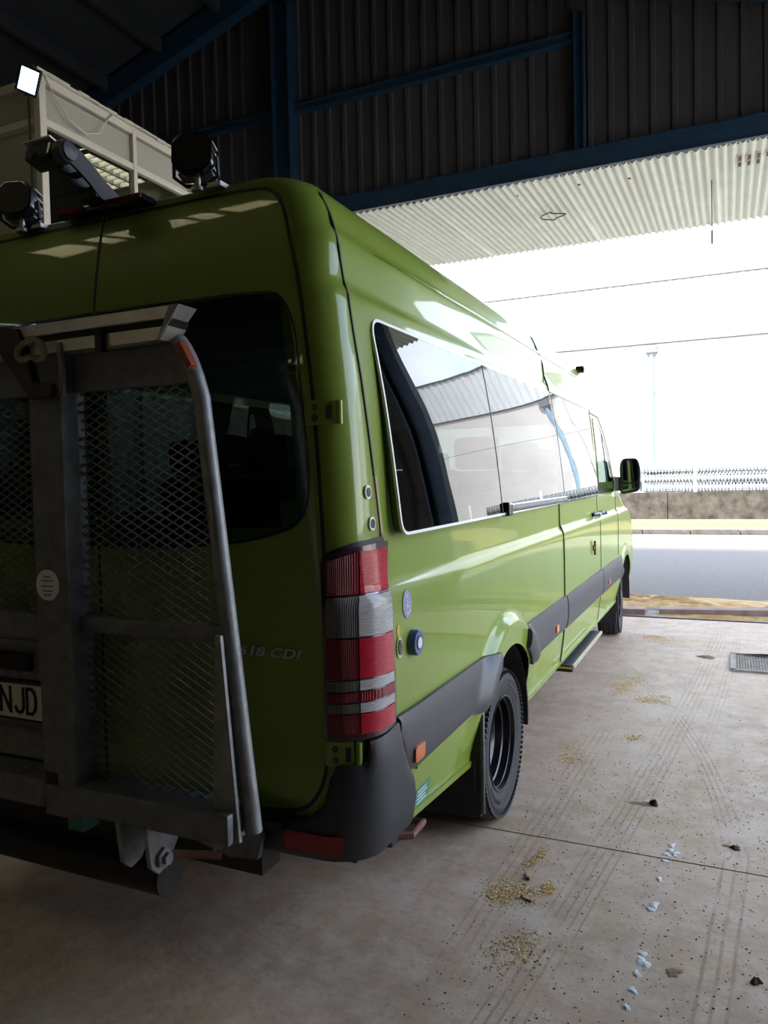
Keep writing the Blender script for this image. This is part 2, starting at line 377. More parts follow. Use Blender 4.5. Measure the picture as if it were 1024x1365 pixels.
def roofbox(x0, x1, y0_, y1_, th=.06):
    return [(x0, y0_, zroof(x0)), (x1, y0_, zroof(x1)), (x1, y1_, zroof(x1)), (x0, y1_, zroof(x0))], (0, 0, th)
mb = MB()
ys = [YW+.25, -4.4, -5.3, YB]
for i in range(3):
    for (xa, xb) in ((XL, XC), (XC, XR+.2)):
        if i == 1:
            lo, hi = (-7.6, -3.9) if xa == XL else (-3.5, -1.3)
            for (p, q) in ((xa, lo), (hi, xb)): mb.prism(*roofbox(p, q, ys[i+1], ys[i]))
        else: mb.prism(*roofbox(xa, xb, ys[i+1], ys[i]))
ce = mb.build('ceiling', 'roofdark', None, None); struct(ce, 'dark pitched sheet roof')
for i in (1,):
    for (lo, hi) in ((-7.6, -3.9), (-3.5, -1.3)):
        n = 3
        for k in range(n):
            a = lo+(hi-lo)*k/n; b = lo+(hi-lo)*(k+1)/n
            adopt(ce, MB().prism(*roofbox(a+.001, b-.001, ys[i+1], ys[i], .01)).build('skylight_sheet', 'skylight', None, None))
            adopt(ce, MB().box((b, (ys[i]+ys[i+1])/2, zroof(b)-.02), (.10, ys[i]-ys[i+1], .05)).build('skylight_bar', 'roofdark', None, None))
# purlins and rafters
for k in range(9):
    for sgn in (-1, 1):
        xx_ = XC+sgn*(.9+k*1.05)
        if XL < xx_ < XR: adopt(ce, MB().box((xx_, (YW+YB)/2, zroof(xx_)-.14), (.08, YW-YB-.3, .2)).build('purlin', 'roofdark', None, None))
for yy in (7.3, 2.6, -2.1, -6.9, -11.6):
    for (xa, xb) in ((XL+.05, XC), (XC, XR-.05)):
        adopt(ce, MB().bar((xa, yy, zroof(xa)-.24), (xb, yy, zroof(xb)-.24), .18, .32).build('rafter', 'blue' if yy > 7 else 'roofdark', None, None))
# ---- blue steel frame of the doorway
def ibeam(a, b, w, h, name, label):
    mb = MB(); a, b = Vector(a), Vector(b); d = (b-a).normalized()
    if abs(d.z) > .9:
        mb.bar(a, b, w, .02, (0, 1, 0)); 
        for s in (-1, 1): mb.box(((a.x+b.x)/2+s*(w/2), a.y, (a.z+b.z)/2), (.02, h, abs(b.z-a.z)))
    else:
        mb.box((a+b)/2, (abs(b.x-a.x), .02, h))
        for s in (-1, 1): mb.box((a+b)/2+Vector((0, 0, s*h/2)), (abs(b.x-a.x), w, .02))
    o = mb.build(name, 'blue', None, None); struct(o, label); return o
ibeam((-3.69, YW-.16, 0), (-3.69, YW-.16, zroof(-3.69)-.5), .26, .22, 'steel_column', 'blue steel column at the left of the doorway')
ibeam((3.46, YW-.16, 0), (3.46, YW-.16, zroof(3.46)-.5), .26, .22, 'steel_column', 'blue steel column at the right of the doorway')
ibeam((.35, YW-.12, 5.46), (.35, YW-.12, zroof(.35)-.5), .10, .12, 'gable_post', 'slim blue gable post above the lintel')
ibeam((-3.55, YW-.16, 5.345), (3.33, YW-.16, 5.345), .05, .22, 'lintel_beam', 'blue steel lintel beam over the wide doorway')
ibeam((XL+.1, YW-.10, 6.80), (-3.83, YW-.10, 6.80), .10, .10, 'wall_girt', 'blue girt on the cladding left of the steel column')
ibeam((-3.55, YW-.10, 6.80), (.29, YW-.10, 6.80), .10, .10, 'wall_girt', 'blue girt crossing the cladding above the lintel')
tag(MB().tube([(3.95, YW-.06, 3.0), (3.92, YW-.05, 2.2), (3.97, YW-.06, 1.5), (4.0, YW-.05, .9), (3.96, YW-.06, .3)], .02, 6).build('power_cable', 'black'), 'black cable hanging on wall beside the doorway', 'cable')

# ---- canopy outside the doorway
cn = thing('entrance_canopy', 'pale corrugated sheet canopy projecting outside above the doorway', 'canopy', (0, YW+.2, 5.4))
def canopy_sheet(x0, wd=.90, pitch=.10):
    n = int(wd/pitch*8); mb = MB(); V = []; Fc = []
    for i in range(n+1):
        xx_ = x0+wd*i/n; dz = .018*math.sin(2*PI*(xx_-x0)/pitch)
        for yy, z in ((YW+.10, 5.30), (YW+1.8, 5.36), (11.05, 5.42)):
            V.append((xx_, yy, z+dz))
        for yy, z in ((YW+.10, 5.30), (YW+1.8, 5.36), (11.05, 5.42)):
            V.append((xx_, yy, z+dz+.004))
    for i in range(n):
        a, b = i*6, i*6+6
        for j in (0, 1): Fc += [(a+j, a+j+1, b+j+1, b+j), (a+3+j, b+3+j, b+4+j, a+4+j)]
        Fc += [(a+2, a+5, b+5, b+2), (a, b, b+3, a+3)]
    return mb.add(V, Fc)
base_sheet = canopy_sheet(0); proto = base_sheet.build('canopy_sheet', 'canopy', None, 60); proto.location.x = -8.0; adopt(cn, proto)
for k in range(1, 17):
    c = proto.copy(); COL.objects.link(c); c.location = (-8.0+k*.893, 0, (k % 2)*.006); c.parent = cn; c.matrix_parent_inverse = cn.matrix_world.inverted()
adopt(cn, MB().box((-.8, 7.75, 5.44), (14.6, .08, .24)).build('wall_angle', 'galv_dark', None, None))
adopt(cn, MB().box((-.8, 11.0, 5.52), (14.6, .08, .14)).build('edge_beam', 'galv', None, None))
for xx_ in (-6, -2.2, 1.6, 5.4): adopt(cn, MB().box((xx_, 9.4, 5.50), (.06, 3.2, .12)).build('bracket_arm', 'galv', None, None))
lp = [(1.0+.13*math.cos(a)+.05*math.cos(3*a), 8.85+.16*math.sin(a), 5.30+.01*math.sin(2*a)) for a in [2*PI*k/20 for k in range(21)]]
tag(MB().tube([(p[0]-1.32, p[1]+.25, p[2]) for p in lp], .008, 5).build('wire_loop', 'darksteel'), 'loop of dark wire hanging under the corrugated canopy', 'wire')
tag(MB().tube([(1.75, 8.9, 5.37), (1.75, 8.9, 5.05), (1.752, 8.9, 4.72)], .006, 5).tube([(1.752, 8.9, 4.72), (1.752, 8.9, 4.55)], .012, 6).build('hanging_chain', 'darksteel'), 'thin dark chain hanging down from the canopy', 'chain')
# rust patches are wear on single sheets: small scabs of rust
for k, (a, b_) in enumerate(((2.05, 8.2), (2.15, 8.2), (2.25, 8.2), (2.35, 8.2), (2.05, 8.4), (2.15, 8.4), (2.25, 8.4), (.2, 8.1), (.8, 8.2), (-.6, 8.1))):
    adopt(cn, MB().box((a+.02, b_, 5.292+(b_-7.7)*.03-.004), (.035, .12 if k < 7 else .05, .004)).build('rust_scab', 'rust', None, None))

# ---- ground outside
struct(MB().box((0, 7.30, -.055), (30, .50, .11)).build('threshold_strip', 'apron', None, None), 'rough worn concrete strip in front of the track')
struct(MB().box((0, 11.9, -.06), (60, 8.6, .11)).build('road', 'asphalt', None, None), 'grey asphalt road crossing in front of the doorway')
struct(MB().box((0, 17.95, -.06), (60, 3.5, .12)).build('gutter_strip', 'gutter', None, None), 'pale concrete strip along the far side of the road')
struct(MB().box((0, 21.9, .03), (60, 4.1, .14)).build('pavement', 'paving', None, None), 'sandy ochre pavement below the retaining wall')
struct(MB().box((0, -.0, -.5), (120, 160, .5)).build('ground_base', 'apron', None, None), 'bare ground')
kb = thing('kerb', 'row of grey kerb stones at the edge of sandy pavement', 'kerb', (0, 19.75, 0))
ks = MB().box((0, 19.75, .055), (1.18, .22, .15)).build('kerb_stone', 'kerb', None, 35, bevel=.02)
for k in range(26):
    c = ks if k == 0 else ks.copy()
    if k: COL.objects.link(c)
    c.location = (-14+k*1.2, random.uniform(-.01, .01), random.uniform(-.008, .008)); c.parent = kb; c.matrix_parent_inverse = kb.matrix_world.inverted()
# rusty sliding-gate track, in two lengths
def rail(x0, x1, ya, yb, label):
    mb = MB(); t = (yb-ya)
    P = [(x0, ya, 0), (x0, ya, .062), (x0, ya+.03, .068), (x0, ya+.16, .068), (x0, ya+.19, .058), (x0, ya+.19, .02), (x0, ya+.36, .02), (x0, ya+.36, .0)]
    n = len(P); V = P+[(x1, p[1]+t, p[2]) for p in P]
    mb.add(V, [tuple(range(n)), tuple(range(n, 2*n))[::-1]]+[(i, n+i, n+(i+1) % n, (i+1) % n) for i in range(n)])
    return tag(mb.build('gate_track', 'rail', None, 30), label, 'rail')
rail(1.21, 3.30, 7.27, 7.72, 'long rusty steel gate track lying across the doorway')
rail(-3.4, 1.06, 6.85, 7.21, 'rusty gate track length running towards the van front wheel')
def mound(name, cx, cy, rx, ry, h, m, label, cat, seed, nr=10, na=30, ground=0.0):
    rnd = random.Random(seed); ph = [rnd.uniform(0, 6.28) for _ in range(6)]; mb = MB(); V = [(cx, cy, ground+h*rnd.uniform(.8, 1.1))]; Fc = []
    for i in range(1, nr+1):
        for k in range(na):
            a = 2*PI*k/na; t = i/nr
            e = 1+.22*math.sin(2*a+ph[0])+.16*math.sin(3*a+ph[1])+.10*math.sin(5*a+ph[2])+.08*math.sin(9*a+ph[3])
            z = h*(1-t*t)*(1+.5*math.sin(7*a*t+ph[4])*t+rnd.uniform(-.35, .35))
            V.append((cx+rx*t*e*math.cos(a), cy+ry*t*e*math.sin(a), ground+max(z, 0) if i < nr else ground-.002))
    for k in range(na): Fc.append((0, 1+k, 1+(k+1) % na))
    for i in range(nr-1):
        for k in range(na): Fc.append((1+i*na+k, 1+(i+1)*na+k, 1+(i+1)*na+(k+1) % na, 1+i*na+(k+1) % na))
    o = mb.add(V, Fc).build(name, m, None, 50); tag(o, label, cat); return o
mound('sand_heap', 1.05, 8.15, 1.25, .42, .07, 'sand', 'long ochre sand drift heaped on the road by the track gap', 'sand', 1, ground=-.005)
mound('sand_heap', 1.9, 7.23, .7, .07, .03, 'sand', 'thin sand ridge along the near edge of the rusty track', 'sand', 2)
mound('sand_heap', 3.9, 8.75, 1.2, .16, .03, 'sand', 'low sand drift beyond the long rusty track', 'sand', 3, ground=-.005)
# retaining wall, with terrace behind
rw = thing('retaining_wall', 'stained mossy concrete retaining wall across the road', 'wall', (0, 23.8, 0))
rnd = random.Random(4)
xs_ = -24.0
for k in range(8):
    L = 6.0 if k != 4 else 6.0
    adopt(rw, MB().box((xs_+L/2+.15, 23.95, .5), (L-.02, .3, 1.06)).build('wall_panel', 'retain', None, None, bevel=.012)); xs_ += L
for k in range(9):
    adopt(rw, MB().lathe([(.05, 0), (.05, .02), (.028, .02), (.028, .005)], (-1.3+k*.9, 23.80, .32+.02*(k % 3)), (0, -1, 0), 12).build('weep_hole', 'kerb', None, 30))
adopt(rw, MB().box((0, 23.93, .13), (48, .32, .09)).build('plinth', 'gutter', None, None))
struct(MB().box((0, 28.0, .47), (60, 7.8, .98)).build('terrace', 'gutter', None, None), 'raised concrete terrace behind the retaining wall')
fe = thing('wire_fence', 'pale wire mesh fence with white posts on the retaining wall', 'fence', (0, 23.95, 1.03))
for k in range(9): adopt(fe, MB().box((-6.55+k*2.5+.01, 23.95, 1.56), (.085, .06, 1.05)).build('fence_post', 'fence', None, None))
mb = MB()
for k in range(100): mb.box((-7+k*.2, 23.97, 1.52), (.004, .004, .95))
for k in range(8): mb.box((3, 23.97, 1.08+k*.125), (20, .004, .004))
fm = mb.build('wire_mesh', 'wire', None, None); fm['kind'] = 'stuff'; adopt(fe, fm)
# corrugated pipes
def pipe_mesh(L=9.0, r=.16):
    mb = MB(); pr = []; t = 0; p = .10
    while t < L:
        pr += [(r-.05, t), (r-.05, t+.04), (r, t+.045), (r, t+.095)]; t += p
    n = 14; V = []; Fc = []
    for (rr, t) in pr:
        for k in range(n): V.append((t, rr*math.cos(2*PI*k/n), rr*math.sin(2*PI*k/n)))
    for i in range(len(pr)-1):
        for k in range(n): Fc.append((i*n+k, i*n+(k+1) % n, (i+1)*n+(k+1) % n, (i+1)*n+k))
    Fc += [tuple(range(n))[::-1], tuple((len(pr)-1)*n+k for k in range(n))]
    return mb.add(V, Fc)
pp = pipe_mesh().build('corrugated_pipe', 'cpipe', None, 30)
k = 0
for row, (z, lab) in enumerate(((1.125, 'grey corrugated pipe in the bottom layer of the stack behind fence'), (1.44, 'grey corrugated pipe in the middle layer of the stack behind fence'), (1.755, 'grey corrugated pipe in the top layer of the stack behind fence'))):
    for col in range(2):
        o = pp if k == 0 else pp.copy()
        if k: COL.objects.link(o)
        o.location = (-.72+random.uniform(-.05, .12), 25.2+col*.34+(row % 2)*.02, z)
        tag(o, lab if col == 0 else lab.replace('grey corrugated pipe', 'farther corrugated pipe half hidden'), 'pipe', 'corrugated pipes stacked behind the fence'); k += 1
# warehouse across the road
bd = thing('warehouse', 'large white warehouse with corrugated upper band across the road', 'building', (0, 28, .96))
for row, (za, zb) in enumerate(((.9, 2.72), (2.72, 4.60), (4.60, 6.42))):
    for k in range(9):
        adopt(bd, MB().box((-22.4+k*6.0, 28.1, (za+zb)/2), (5.985, .22, zb-za-.015)).build('facade_panel', 'facade', None, None))
def fac_sheet():
    mb = MB(); n = 20; V = []; Fc = []
    for i in range(n*4+1):
        x_ = i*.3/4*1.0; d = (0, .0, .04, .04)[i % 4]
        V += [(x_, 27.98-d, 6.44), (x_, 27.98-d, 8.66), (x_, 28.3, 6.44), (x_, 28.3, 8.66)]
    for i in range(n*4):
        a, b = i*4, i*4+4; Fc += [(a, b, b+1, a+1), (a+1, b+1, b+3, a+3), (a, a+2, b+2, b), (a+2, a+3, b+3, b+2)]
    q = n*16; Fc += [(0, 1, 3, 2), (q, q+2, q+3, q+1)]
    return mb.add(V, Fc)
fs = fac_sheet().build('facade_sheet', 'facsheet', None, None)
for k in range(9):
    c = fs if k == 0 else fs.copy()
    if k: COL.objects.link(c)
    c.location = (-25.4+k*6.0, 0, 0); c.parent = bd; c.matrix_parent_inverse = bd.matrix_world.inverted()
adopt(bd, MB().box((1.6, 27.93, 6.435), (54, .12, .03)).build('drip_flashing', 'galv_dark', None, None))
adopt(bd, MB().box((1.6, 27.95, 8.68), (54, .2, .05)).build('eave_flashing', 'galv_dark', None, None))
for k in range(4):
    xp = -.66+(k-1)*6.0
    pz = adopt(bd, MB().tube([(xp, 27.9, 1.0), (xp, 27.9, 6.05)], .085, 12).build('downpipe', 'pipeblue', None, 40))
    adopt(bd, MB().prism([(xp-.20, 27.78, 6.08), (xp+.20, 27.78, 6.08), (xp+.20, 27.78, 6.34), (xp-.20, 27.78, 6.34)], (0, .2, 0)).prism([(xp-.12, 27.82, 5.98), (xp+.12, 27.82, 5.98), (xp+.18, 27.80, 6.08), (xp-.18, 27.80, 6.08)], (0, .16, 0)).build('rain_hopper', 'galv_dark', None, None))

# ---- office cabin at the left, with floodlight
CX, CY0, CY1, CZ = -3.2, 2.8, 4.72, 4.98
cb = thing('office_cabin', 'tall pale panelled office cabin with light frames beyond the van', 'cabin', (CX, CY0, 0))
for (ya, yb) in ((CY0+.03, 3.84), (3.90, CY1-.03)):
    adopt(cb, MB().box((CX-.05, (ya+yb)/2, 4.80), (.03, yb-ya, .26)).build('top_panel', 'cabin', None, None))
    adopt(cb, MB().box((CX-.05, (ya+yb)/2, 1.25), (.03, yb-ya, 2.45)).build('lower_panel', 'cabin', None, None))
    adopt(cb, MB().box((CX-.05, (ya+yb)/2, 3.58), (.012, yb-ya, 2.10)).build('window_pane', glass_mat('cabin_glass', (.50, .52, .48), 1.5), None, None))
for yy in (CY0, 3.87, CY1):
    adopt(cb, MB().box((CX-.03, yy, CZ/2), (.07, .07 if yy == CY0 else .05, CZ)).build('post', 'cabframe', None, None, bevel=.008))
for (zz_, h) in ((CZ, .07), (4.64, .06), (2.50, .06)):
    adopt(cb, MB().box((CX-.03, (CY0+CY1)/2, zz_), (.06, CY1-CY0, h)).build('rail', 'cabframe', None, None, bevel=.006))
    adopt(cb, MB().box((CX-2.0, CY0-.0, zz_-(.02 if zz_ > 4.9 else 0)), (3.95, .06, h)).build('rail', 'cabframe', None, None, bevel=.006))
for xx_ in (CX-2, CX-4): adopt(cb, MB().box((xx_, CY0, CZ/2), (.05, .06, CZ)).build('post', 'cabframe', None, None, bevel=.006))
for (xa, xb) in ((CX-1.96, CX-.05), (CX-3.97, CX-2.03)):
    adopt(cb, MB().box(((xa+xb)/2, CY0+.03, 4.80), (xb-xa, .03, .26)).build('top_panel', 'cabin', None, None))
    adopt(cb, MB().box(((xa+xb)/2, CY0+.03, 2.3), (xb-xa, .03, 4.55)).build('lower_panel', 'cabin', None, None))
adopt(cb, MB().box((CX-2.05, CY1+.0, CZ/2), (4.0, .04, CZ-.05)).build('rear_wall', 'cabin', None, None))
adopt(cb, MB().box((CX-4.03, (CY0+CY1)/2, CZ/2), (.04, CY1-CY0, CZ-.05)).build('side_wall', 'cabin', None, None))
adopt(cb, MB().box((CX-2.04, (CY0+CY1)/2, CZ+.0), (3.94, CY1-CY0-.06, .03)).build('cabin_roof', 'cabin', None, None))
rnd = random.Random(5); mb = MB()
yq = CY0
while yq < CY1:
    mb.box((CX-.02, yq, CZ+.04+rnd.uniform(0, .012)), (.09, .12, .015+rnd.uniform(0, .02))); yq += .11
adopt(cb, mb.build('roof_edge_foam', 'cabframe', None, None))
lv = thing('louvre_reflection_lamp', 'lit louvred lamp added inside office cabin as its window reflection', 'lamp', (CX-.80, 4.22, 4.86))  # added inside the cabin to stand in for a reflection on the pane
adopt(lv, MB().box((CX-.80, 4.22, 4.93), (.62, .86, .04)).build('housing', 'fence', None, None))
adopt(lv, MB().box((CX-.80, 4.22, 4.905), (.56, .80, .006)).build('tube_panel', 'louvre', None, None))
for k in range(9): adopt(lv, MB().box((CX-.80, 4.22-.40+k*.10, 4.88), (.56, .012, .05)).build('louvre', 'cabframe', None, None))
for k in range(4): adopt(lv, MB().box((CX-.80-.28+k*.187, 4.22, 4.88), (.02, .80, .05)).build('louvre', 'galv', None, None))
# floodlight: head turned down towards the camera
fd = thing('floodlight', 'square lit floodlight on the corner of office cabin', 'floodlight', (-3.31, 2.62, 4.98))
fdir = Vector((.55, -.62, -.42)).normalized(); q = fdir.to_track_quat('-Z', 'Y').to_matrix() @ Matrix.Rotation(1.87, 3, 'Z')
fc = Vector((-3.125, 2.60, 4.85))
adopt(fd, MB().box(fc-fdir*.03, (.21, .17, .05), q).build('lamp_housing', 'gloss_black', None, None, bevel=.01))
adopt(fd, MB().box(fc-fdir*.002, (.165, .125, .01), q).build('lamp_glass', 'lamplit', None, None))
adopt(fd, MB().tube([fc+q @ Vector((.115, 0, .02)), fc+q @ Vector((.115, 0, .12)), fc+q @ Vector((-.115, 0, .12)), fc+q @ Vector((-.115, 0, .02))], .009, 6).build('yoke', 'black', None, 30))
adopt(fd, MB().tube([fc-fdir*.10, Vector((CX-.03, CY0-.03, 4.96))], .014, 6).build('wall_bracket', 'black', None, 30))
fl_l = bpy.data.lights.new('floodlight_beam', 'SPOT'); fl_l.energy = 6; fl_l.color = (.8, .95, 1); fl_l.spot_size = 2.2; fl_l.shadow_soft_size = .06
fo = bpy.data.objects.new('floodlight_beam', fl_l); COL.objects.link(fo); fo.location = fc+fdir*.03; fo.rotation_euler = fdir.to_track_quat('-Z', 'Y').to_euler(); adopt(fd, fo)
tag(MB().tube([(CX+.01, CY0+.02, 5.02), (CX+.02, CY0+.10, 4.88), (CX+.02, CY0+.26, 4.74), (CX+.02, CY0+.44, 4.70), (CX+.02, CY0+.6, 4.77), (CX+.02, CY0+.70, 4.92), (CX+.01, CY0+.80, 5.02), (CX-.02, CY0+.92, 5.03)], .007, 6).build('lamp_cable', 'cabframe'), 'thin pale cable drooping across the upper cabin panel', 'cable')
tag(MB().tube([(-3.30, CY0-.05, 4.90), (-3.30, CY0-.045, 4.0), (-3.29, CY0-.045, 2.5)], .008, 6).build('supply_cable', 'black'), 'thin black cable running down the office cabin corner', 'cable')

# =================================================================== THE VAN
VAN = thing('van', 'green high-roof minibus van with folded wheelchair lift at its rear', 'van', (0, 3.5, 0))
def V_(o, parent=None): return adopt(parent or VAN, o)
def pchip(tab):
    X = np.array([a for a, _ in tab], float); Y = np.array([b for _, b in tab], float); h = np.diff(X); d = np.diff(Y)/h; m = np.zeros(len(X)); m[0], m[-1] = d[0], d[-1]
    for i in range(1, len(X)-1):
        if d[i-1]*d[i] > 0:
            w1, w2 = 2*h[i]+h[i-1], h[i]+2*h[i-1]; m[i] = (w1+w2)/(w1/d[i-1]+w2/d[i])
    def f(x):
        x = min(max(x, X[0]), X[-1]); i = min(int(np.searchsorted(X, x, 'right')-1), len(X)-2); t = (x-X[i])/h[i]
        return float((1+2*t)*(1-t)**2*Y[i]+t*(1-t)**2*h[i]*m[i]+t*t*(3-2*t)*Y[i+1]+t*t*(t-1)*h[i]*m[i+1])
    return f
prof = pchip([(.30, .93), (.40, .950), (.50, .965), (.62, .980), (.85, .988), (1.0, .988), (1.22, .986), (1.248, .983), (1.288, .963), (1.45, .958), (1.80, .940), (2.13, .905), (2.18, .898), (2.205, .882), (2.36, .866), (2.385, .850), (2.46, .825), (2.52, .785), (2.56, .72), (2.59, .62), (2.62, .40), (2.635, .03)])
yrear = pchip([(.3, .05), (1.9, .05), (2.2, .068), (2.4, .10), (2.5, .124), (2.54, .145), (2.565, .175), (2.59, .24), (2.61, .36), (2.625, .6), (2.635, 1.2)])
yfront = pchip([(.3, 6.9), (.5, 7.02), (.9, 7.05), (1.1, 6.95), (1.2, 6.8), (1.32, 6.45), (1.42, 6.2), (1.8, 5.8), (2.15, 5.42), (2.3, 5.22), (2.42, 4.98), (2.5, 4.7), (2.56, 4.35), (2.6, 3.9), (2.62, 3.5), (2.635, 2.6)])
rfront = pchip([(.3, .35), (2.2, .35), (2.4, .45), (2.5, .5), (2.635, .5)])
RC = .11; AXR, AXF, WZ, RW = 1.57, 6.05, .352, .352; ARC = ((AXR, .46, .042, .615), (AXF, .45, .02, .56))
def flare(y, z):
    e = 0
    for (a, R, amp, ro) in ARC:
        d = math.hypot(y-a, z-.36)
        if d < ro: t = min((ro-d)/.05, 1); e = max(e, amp*min(1, max(0, (z-.48)/.2))*t*t*(3-2*t)*(1-.25*max(0, min(1, (ro-.05-d)/.1))))
    return e
def zarch(y):
    for (a, R, _, _) in ARC:
        if abs(y-a) < R: return .36+math.sqrt(R*R-(y-a)**2)
    return 0
def Sd(y, z, off=0.0): return (prof(z)+off+flare(y, z), y, z)
def Rr(x, z, off=0.0): return (x, yrear(z)-off, z)
def Wp(s, z, off=0.0):
    sg = 1 if s >= 0 else -1; a = abs(s); xs = prof(z); ya = yrear(z); k = xs-RC
    if a <= k: return (sg*a, ya-off, z)
    th = (a-k)/RC
    if th <= PI/2: return (sg*(k+(RC+off)*math.sin(th)), ya+RC-(RC+off)*math.cos(th), z)
    y = ya+RC+(a-k-RC*PI/2); return (sg*(xs+off+flare(y, z)), y, z)
def Sg(y, z, off=0.0): return Sd(y, z, off+.038*min(max((2.135-z)/.69, 0), 1.05))
def mirror(fn): return lambda u, v, off=0.0: (lambda p: (-p[0], p[1], p[2]))(fn(u, v, off))
SdL = mirror(Sd)
def patch(name, outline, fn, off, m, depth=None, cu=0, cv=0, smooth=40, parent=None):
    """thin panel following the surface fn: outline in (u,v), front at off, rim going back to off-depth"""
    if depth is None: depth = off+.002
    bm = bmesh.new(); vs_ = [bm.verts.new((u, v, 0)) for u, v in outline]; bm.faces.new(vs_)
    us = [u for u, v in outline]; vv = [v for u, v in outline]
    for k in range(1, cu):
        c = min(us)+(max(us)-min(us))*k/cu
        bmesh.ops.bisect_plane(bm, geom=bm.verts[:]+bm.edges[:]+bm.faces[:], plane_co=(c, 0, 0), plane_no=(1, 0, 0))
    for k in range(1, cv):
        c = min(vv)+(max(vv)-min(vv))*k/cv
        bmesh.ops.bisect_plane(bm, geom=bm.verts[:]+bm.edges[:]+bm.faces[:], plane_co=(0, c, 0), plane_no=(0, 1, 0))
    bm.verts.index_update(); mb = MB(); n = len(bm.verts)
    top = [fn(v.co.x, v.co.y, off) for v in bm.verts]; bot = [fn(v.co.x, v.co.y, off-depth) for v in bm.verts]
    Fc = [tuple(v.index for v in f.verts) for f in bm.faces]
    be = [(e.verts[0].index, e.verts[1].index) for e in bm.edges if len(e.link_faces) == 1]; bm.free()
    mb.add(top+bot, Fc+[(a, b, n+b, n+a) for a, b in be])
    return V_(mb.build(name, m, None, smooth), parent)
def strip(name, cols, fn, off, m, nv=4, depth=None, smooth=40, parent=None, crown=0.0):
    if depth is None: depth = off+.004
    mb = MB(); V = []; Fc = []; nc = len(cols)
    for (u, lo, hi) in cols:
        for j in range(nv+1):
            t = j/nv; V.append(fn(u, lo+(hi-lo)*t, off+crown*(1-(2*t-1)**4)))
    for (u, lo, hi) in cols:
        for j in (0, nv): V.append(fn(u, lo+(hi-lo)*j/nv, off-depth))
    q = nc*(nv+1)
    for i in range(nc-1):
        for j in range(nv): a = i*(nv+1)+j; b = a+nv+1; Fc.append((a, b, b+1, a+1))
        Fc.append((i*(nv+1), q+2*i, q+2*i+2, (i+1)*(nv+1))); Fc.append((i*(nv+1)+nv, (i+1)*(nv+1)+nv, q+2*i+3, q+2*i+1))
    for i in (0, nc-1): Fc.append(tuple(i*(nv+1)+j for j in range(nv+1))+(q+2*i+1, q+2*i))
    mb.add(V, Fc); return V_(mb.build(name, m, None, smooth), parent)
def ribbon(name, path, fn, wd, m, off=.0015, sub=.05, parent=None, closed=False):
    P = []
    pth = path+[path[0]] if closed else path
    for (a, b) in zip(pth[:-1], pth[1:]):
        n = max(1, int(math.hypot(b[0]-a[0], b[1]-a[1])/sub))
        P += [(a[0]+(b[0]-a[0])*k/n, a[1]+(b[1]-a[1])*k/n) for k in range(n)]
    P.append(pth[-1]); V = []; Fc = []; mb = MB(); N = len(P)
    for i, p in enumerate(P):
        a = P[max(i-1, 0)] if not (closed and i in (0, N-1)) else P[N-2]; b = P[min(i+1, N-1)] if not (closed and i in (0, N-1)) else P[1]
        d = Vector((b[0]-a[0], b[1]-a[1])); d = d.normalized() if d.length > 0 else Vector((1, 0)); nx = (-d.y*wd/2, d.x*wd/2)
        l = (p[0]+nx[0], p[1]+nx[1]); r = (p[0]-nx[0], p[1]-nx[1])
        V += [fn(l[0], l[1], off), fn(r[0], r[1], off), fn(l[0], l[1], -.004), fn(r[0], r[1], -.004)]
    for i in range(N-1):
        a, b = i*4, i*4+4; Fc += [(a, b, b+1, a+1), (a, a+2, b+2, b), (a+1, b+1, b+3, a+3)]
    return V_(mb.add(V, Fc).build(name, m, None, 40), parent)

# ---- window outlines (used for the openings as well)
WIN_A = round_poly([(.335, 1.432), (2.955, 1.446), (2.955, 2.140), (.318, 2.125)], [.05, .01, .01, .07])
WIN_B = round_poly([(2.985, 1.446), (4.33, 1.452), (4.36, 2.135), (2.985, 2.140)], [.01, .05, .06, .01])
WIN_C = round_poly([(4.60, 1.475), (5.46, 1.47), (5.50, 1.52), (5.05, 1.95), (4.86, 2.06), (4.60, 2.07)], [.03, .02, .02, .05, .05, .03])
WIN_R = round_poly([(.012, 1.405), (.30, 1.405), (.60, 1.425), (.80, 1.48), (.828, 1.60), (.812, 1.80), (.786, 2.07), (.735, 2.175), (.50, 2.185), (.012, 2.19)], [.005, .08, .15, .06, .06, .1, .08, .05, .1, .005])
def inside(p, poly):
    c = False; x, y = p
    for i in range(len(poly)):
        (x1, y1), (x2, y2) = poly[i-1], poly[i]
        if (y1 > y) != (y2 > y) and x < (x2-x1)*(y-y1)/(y2-y1)+x1: c = not c
    return c

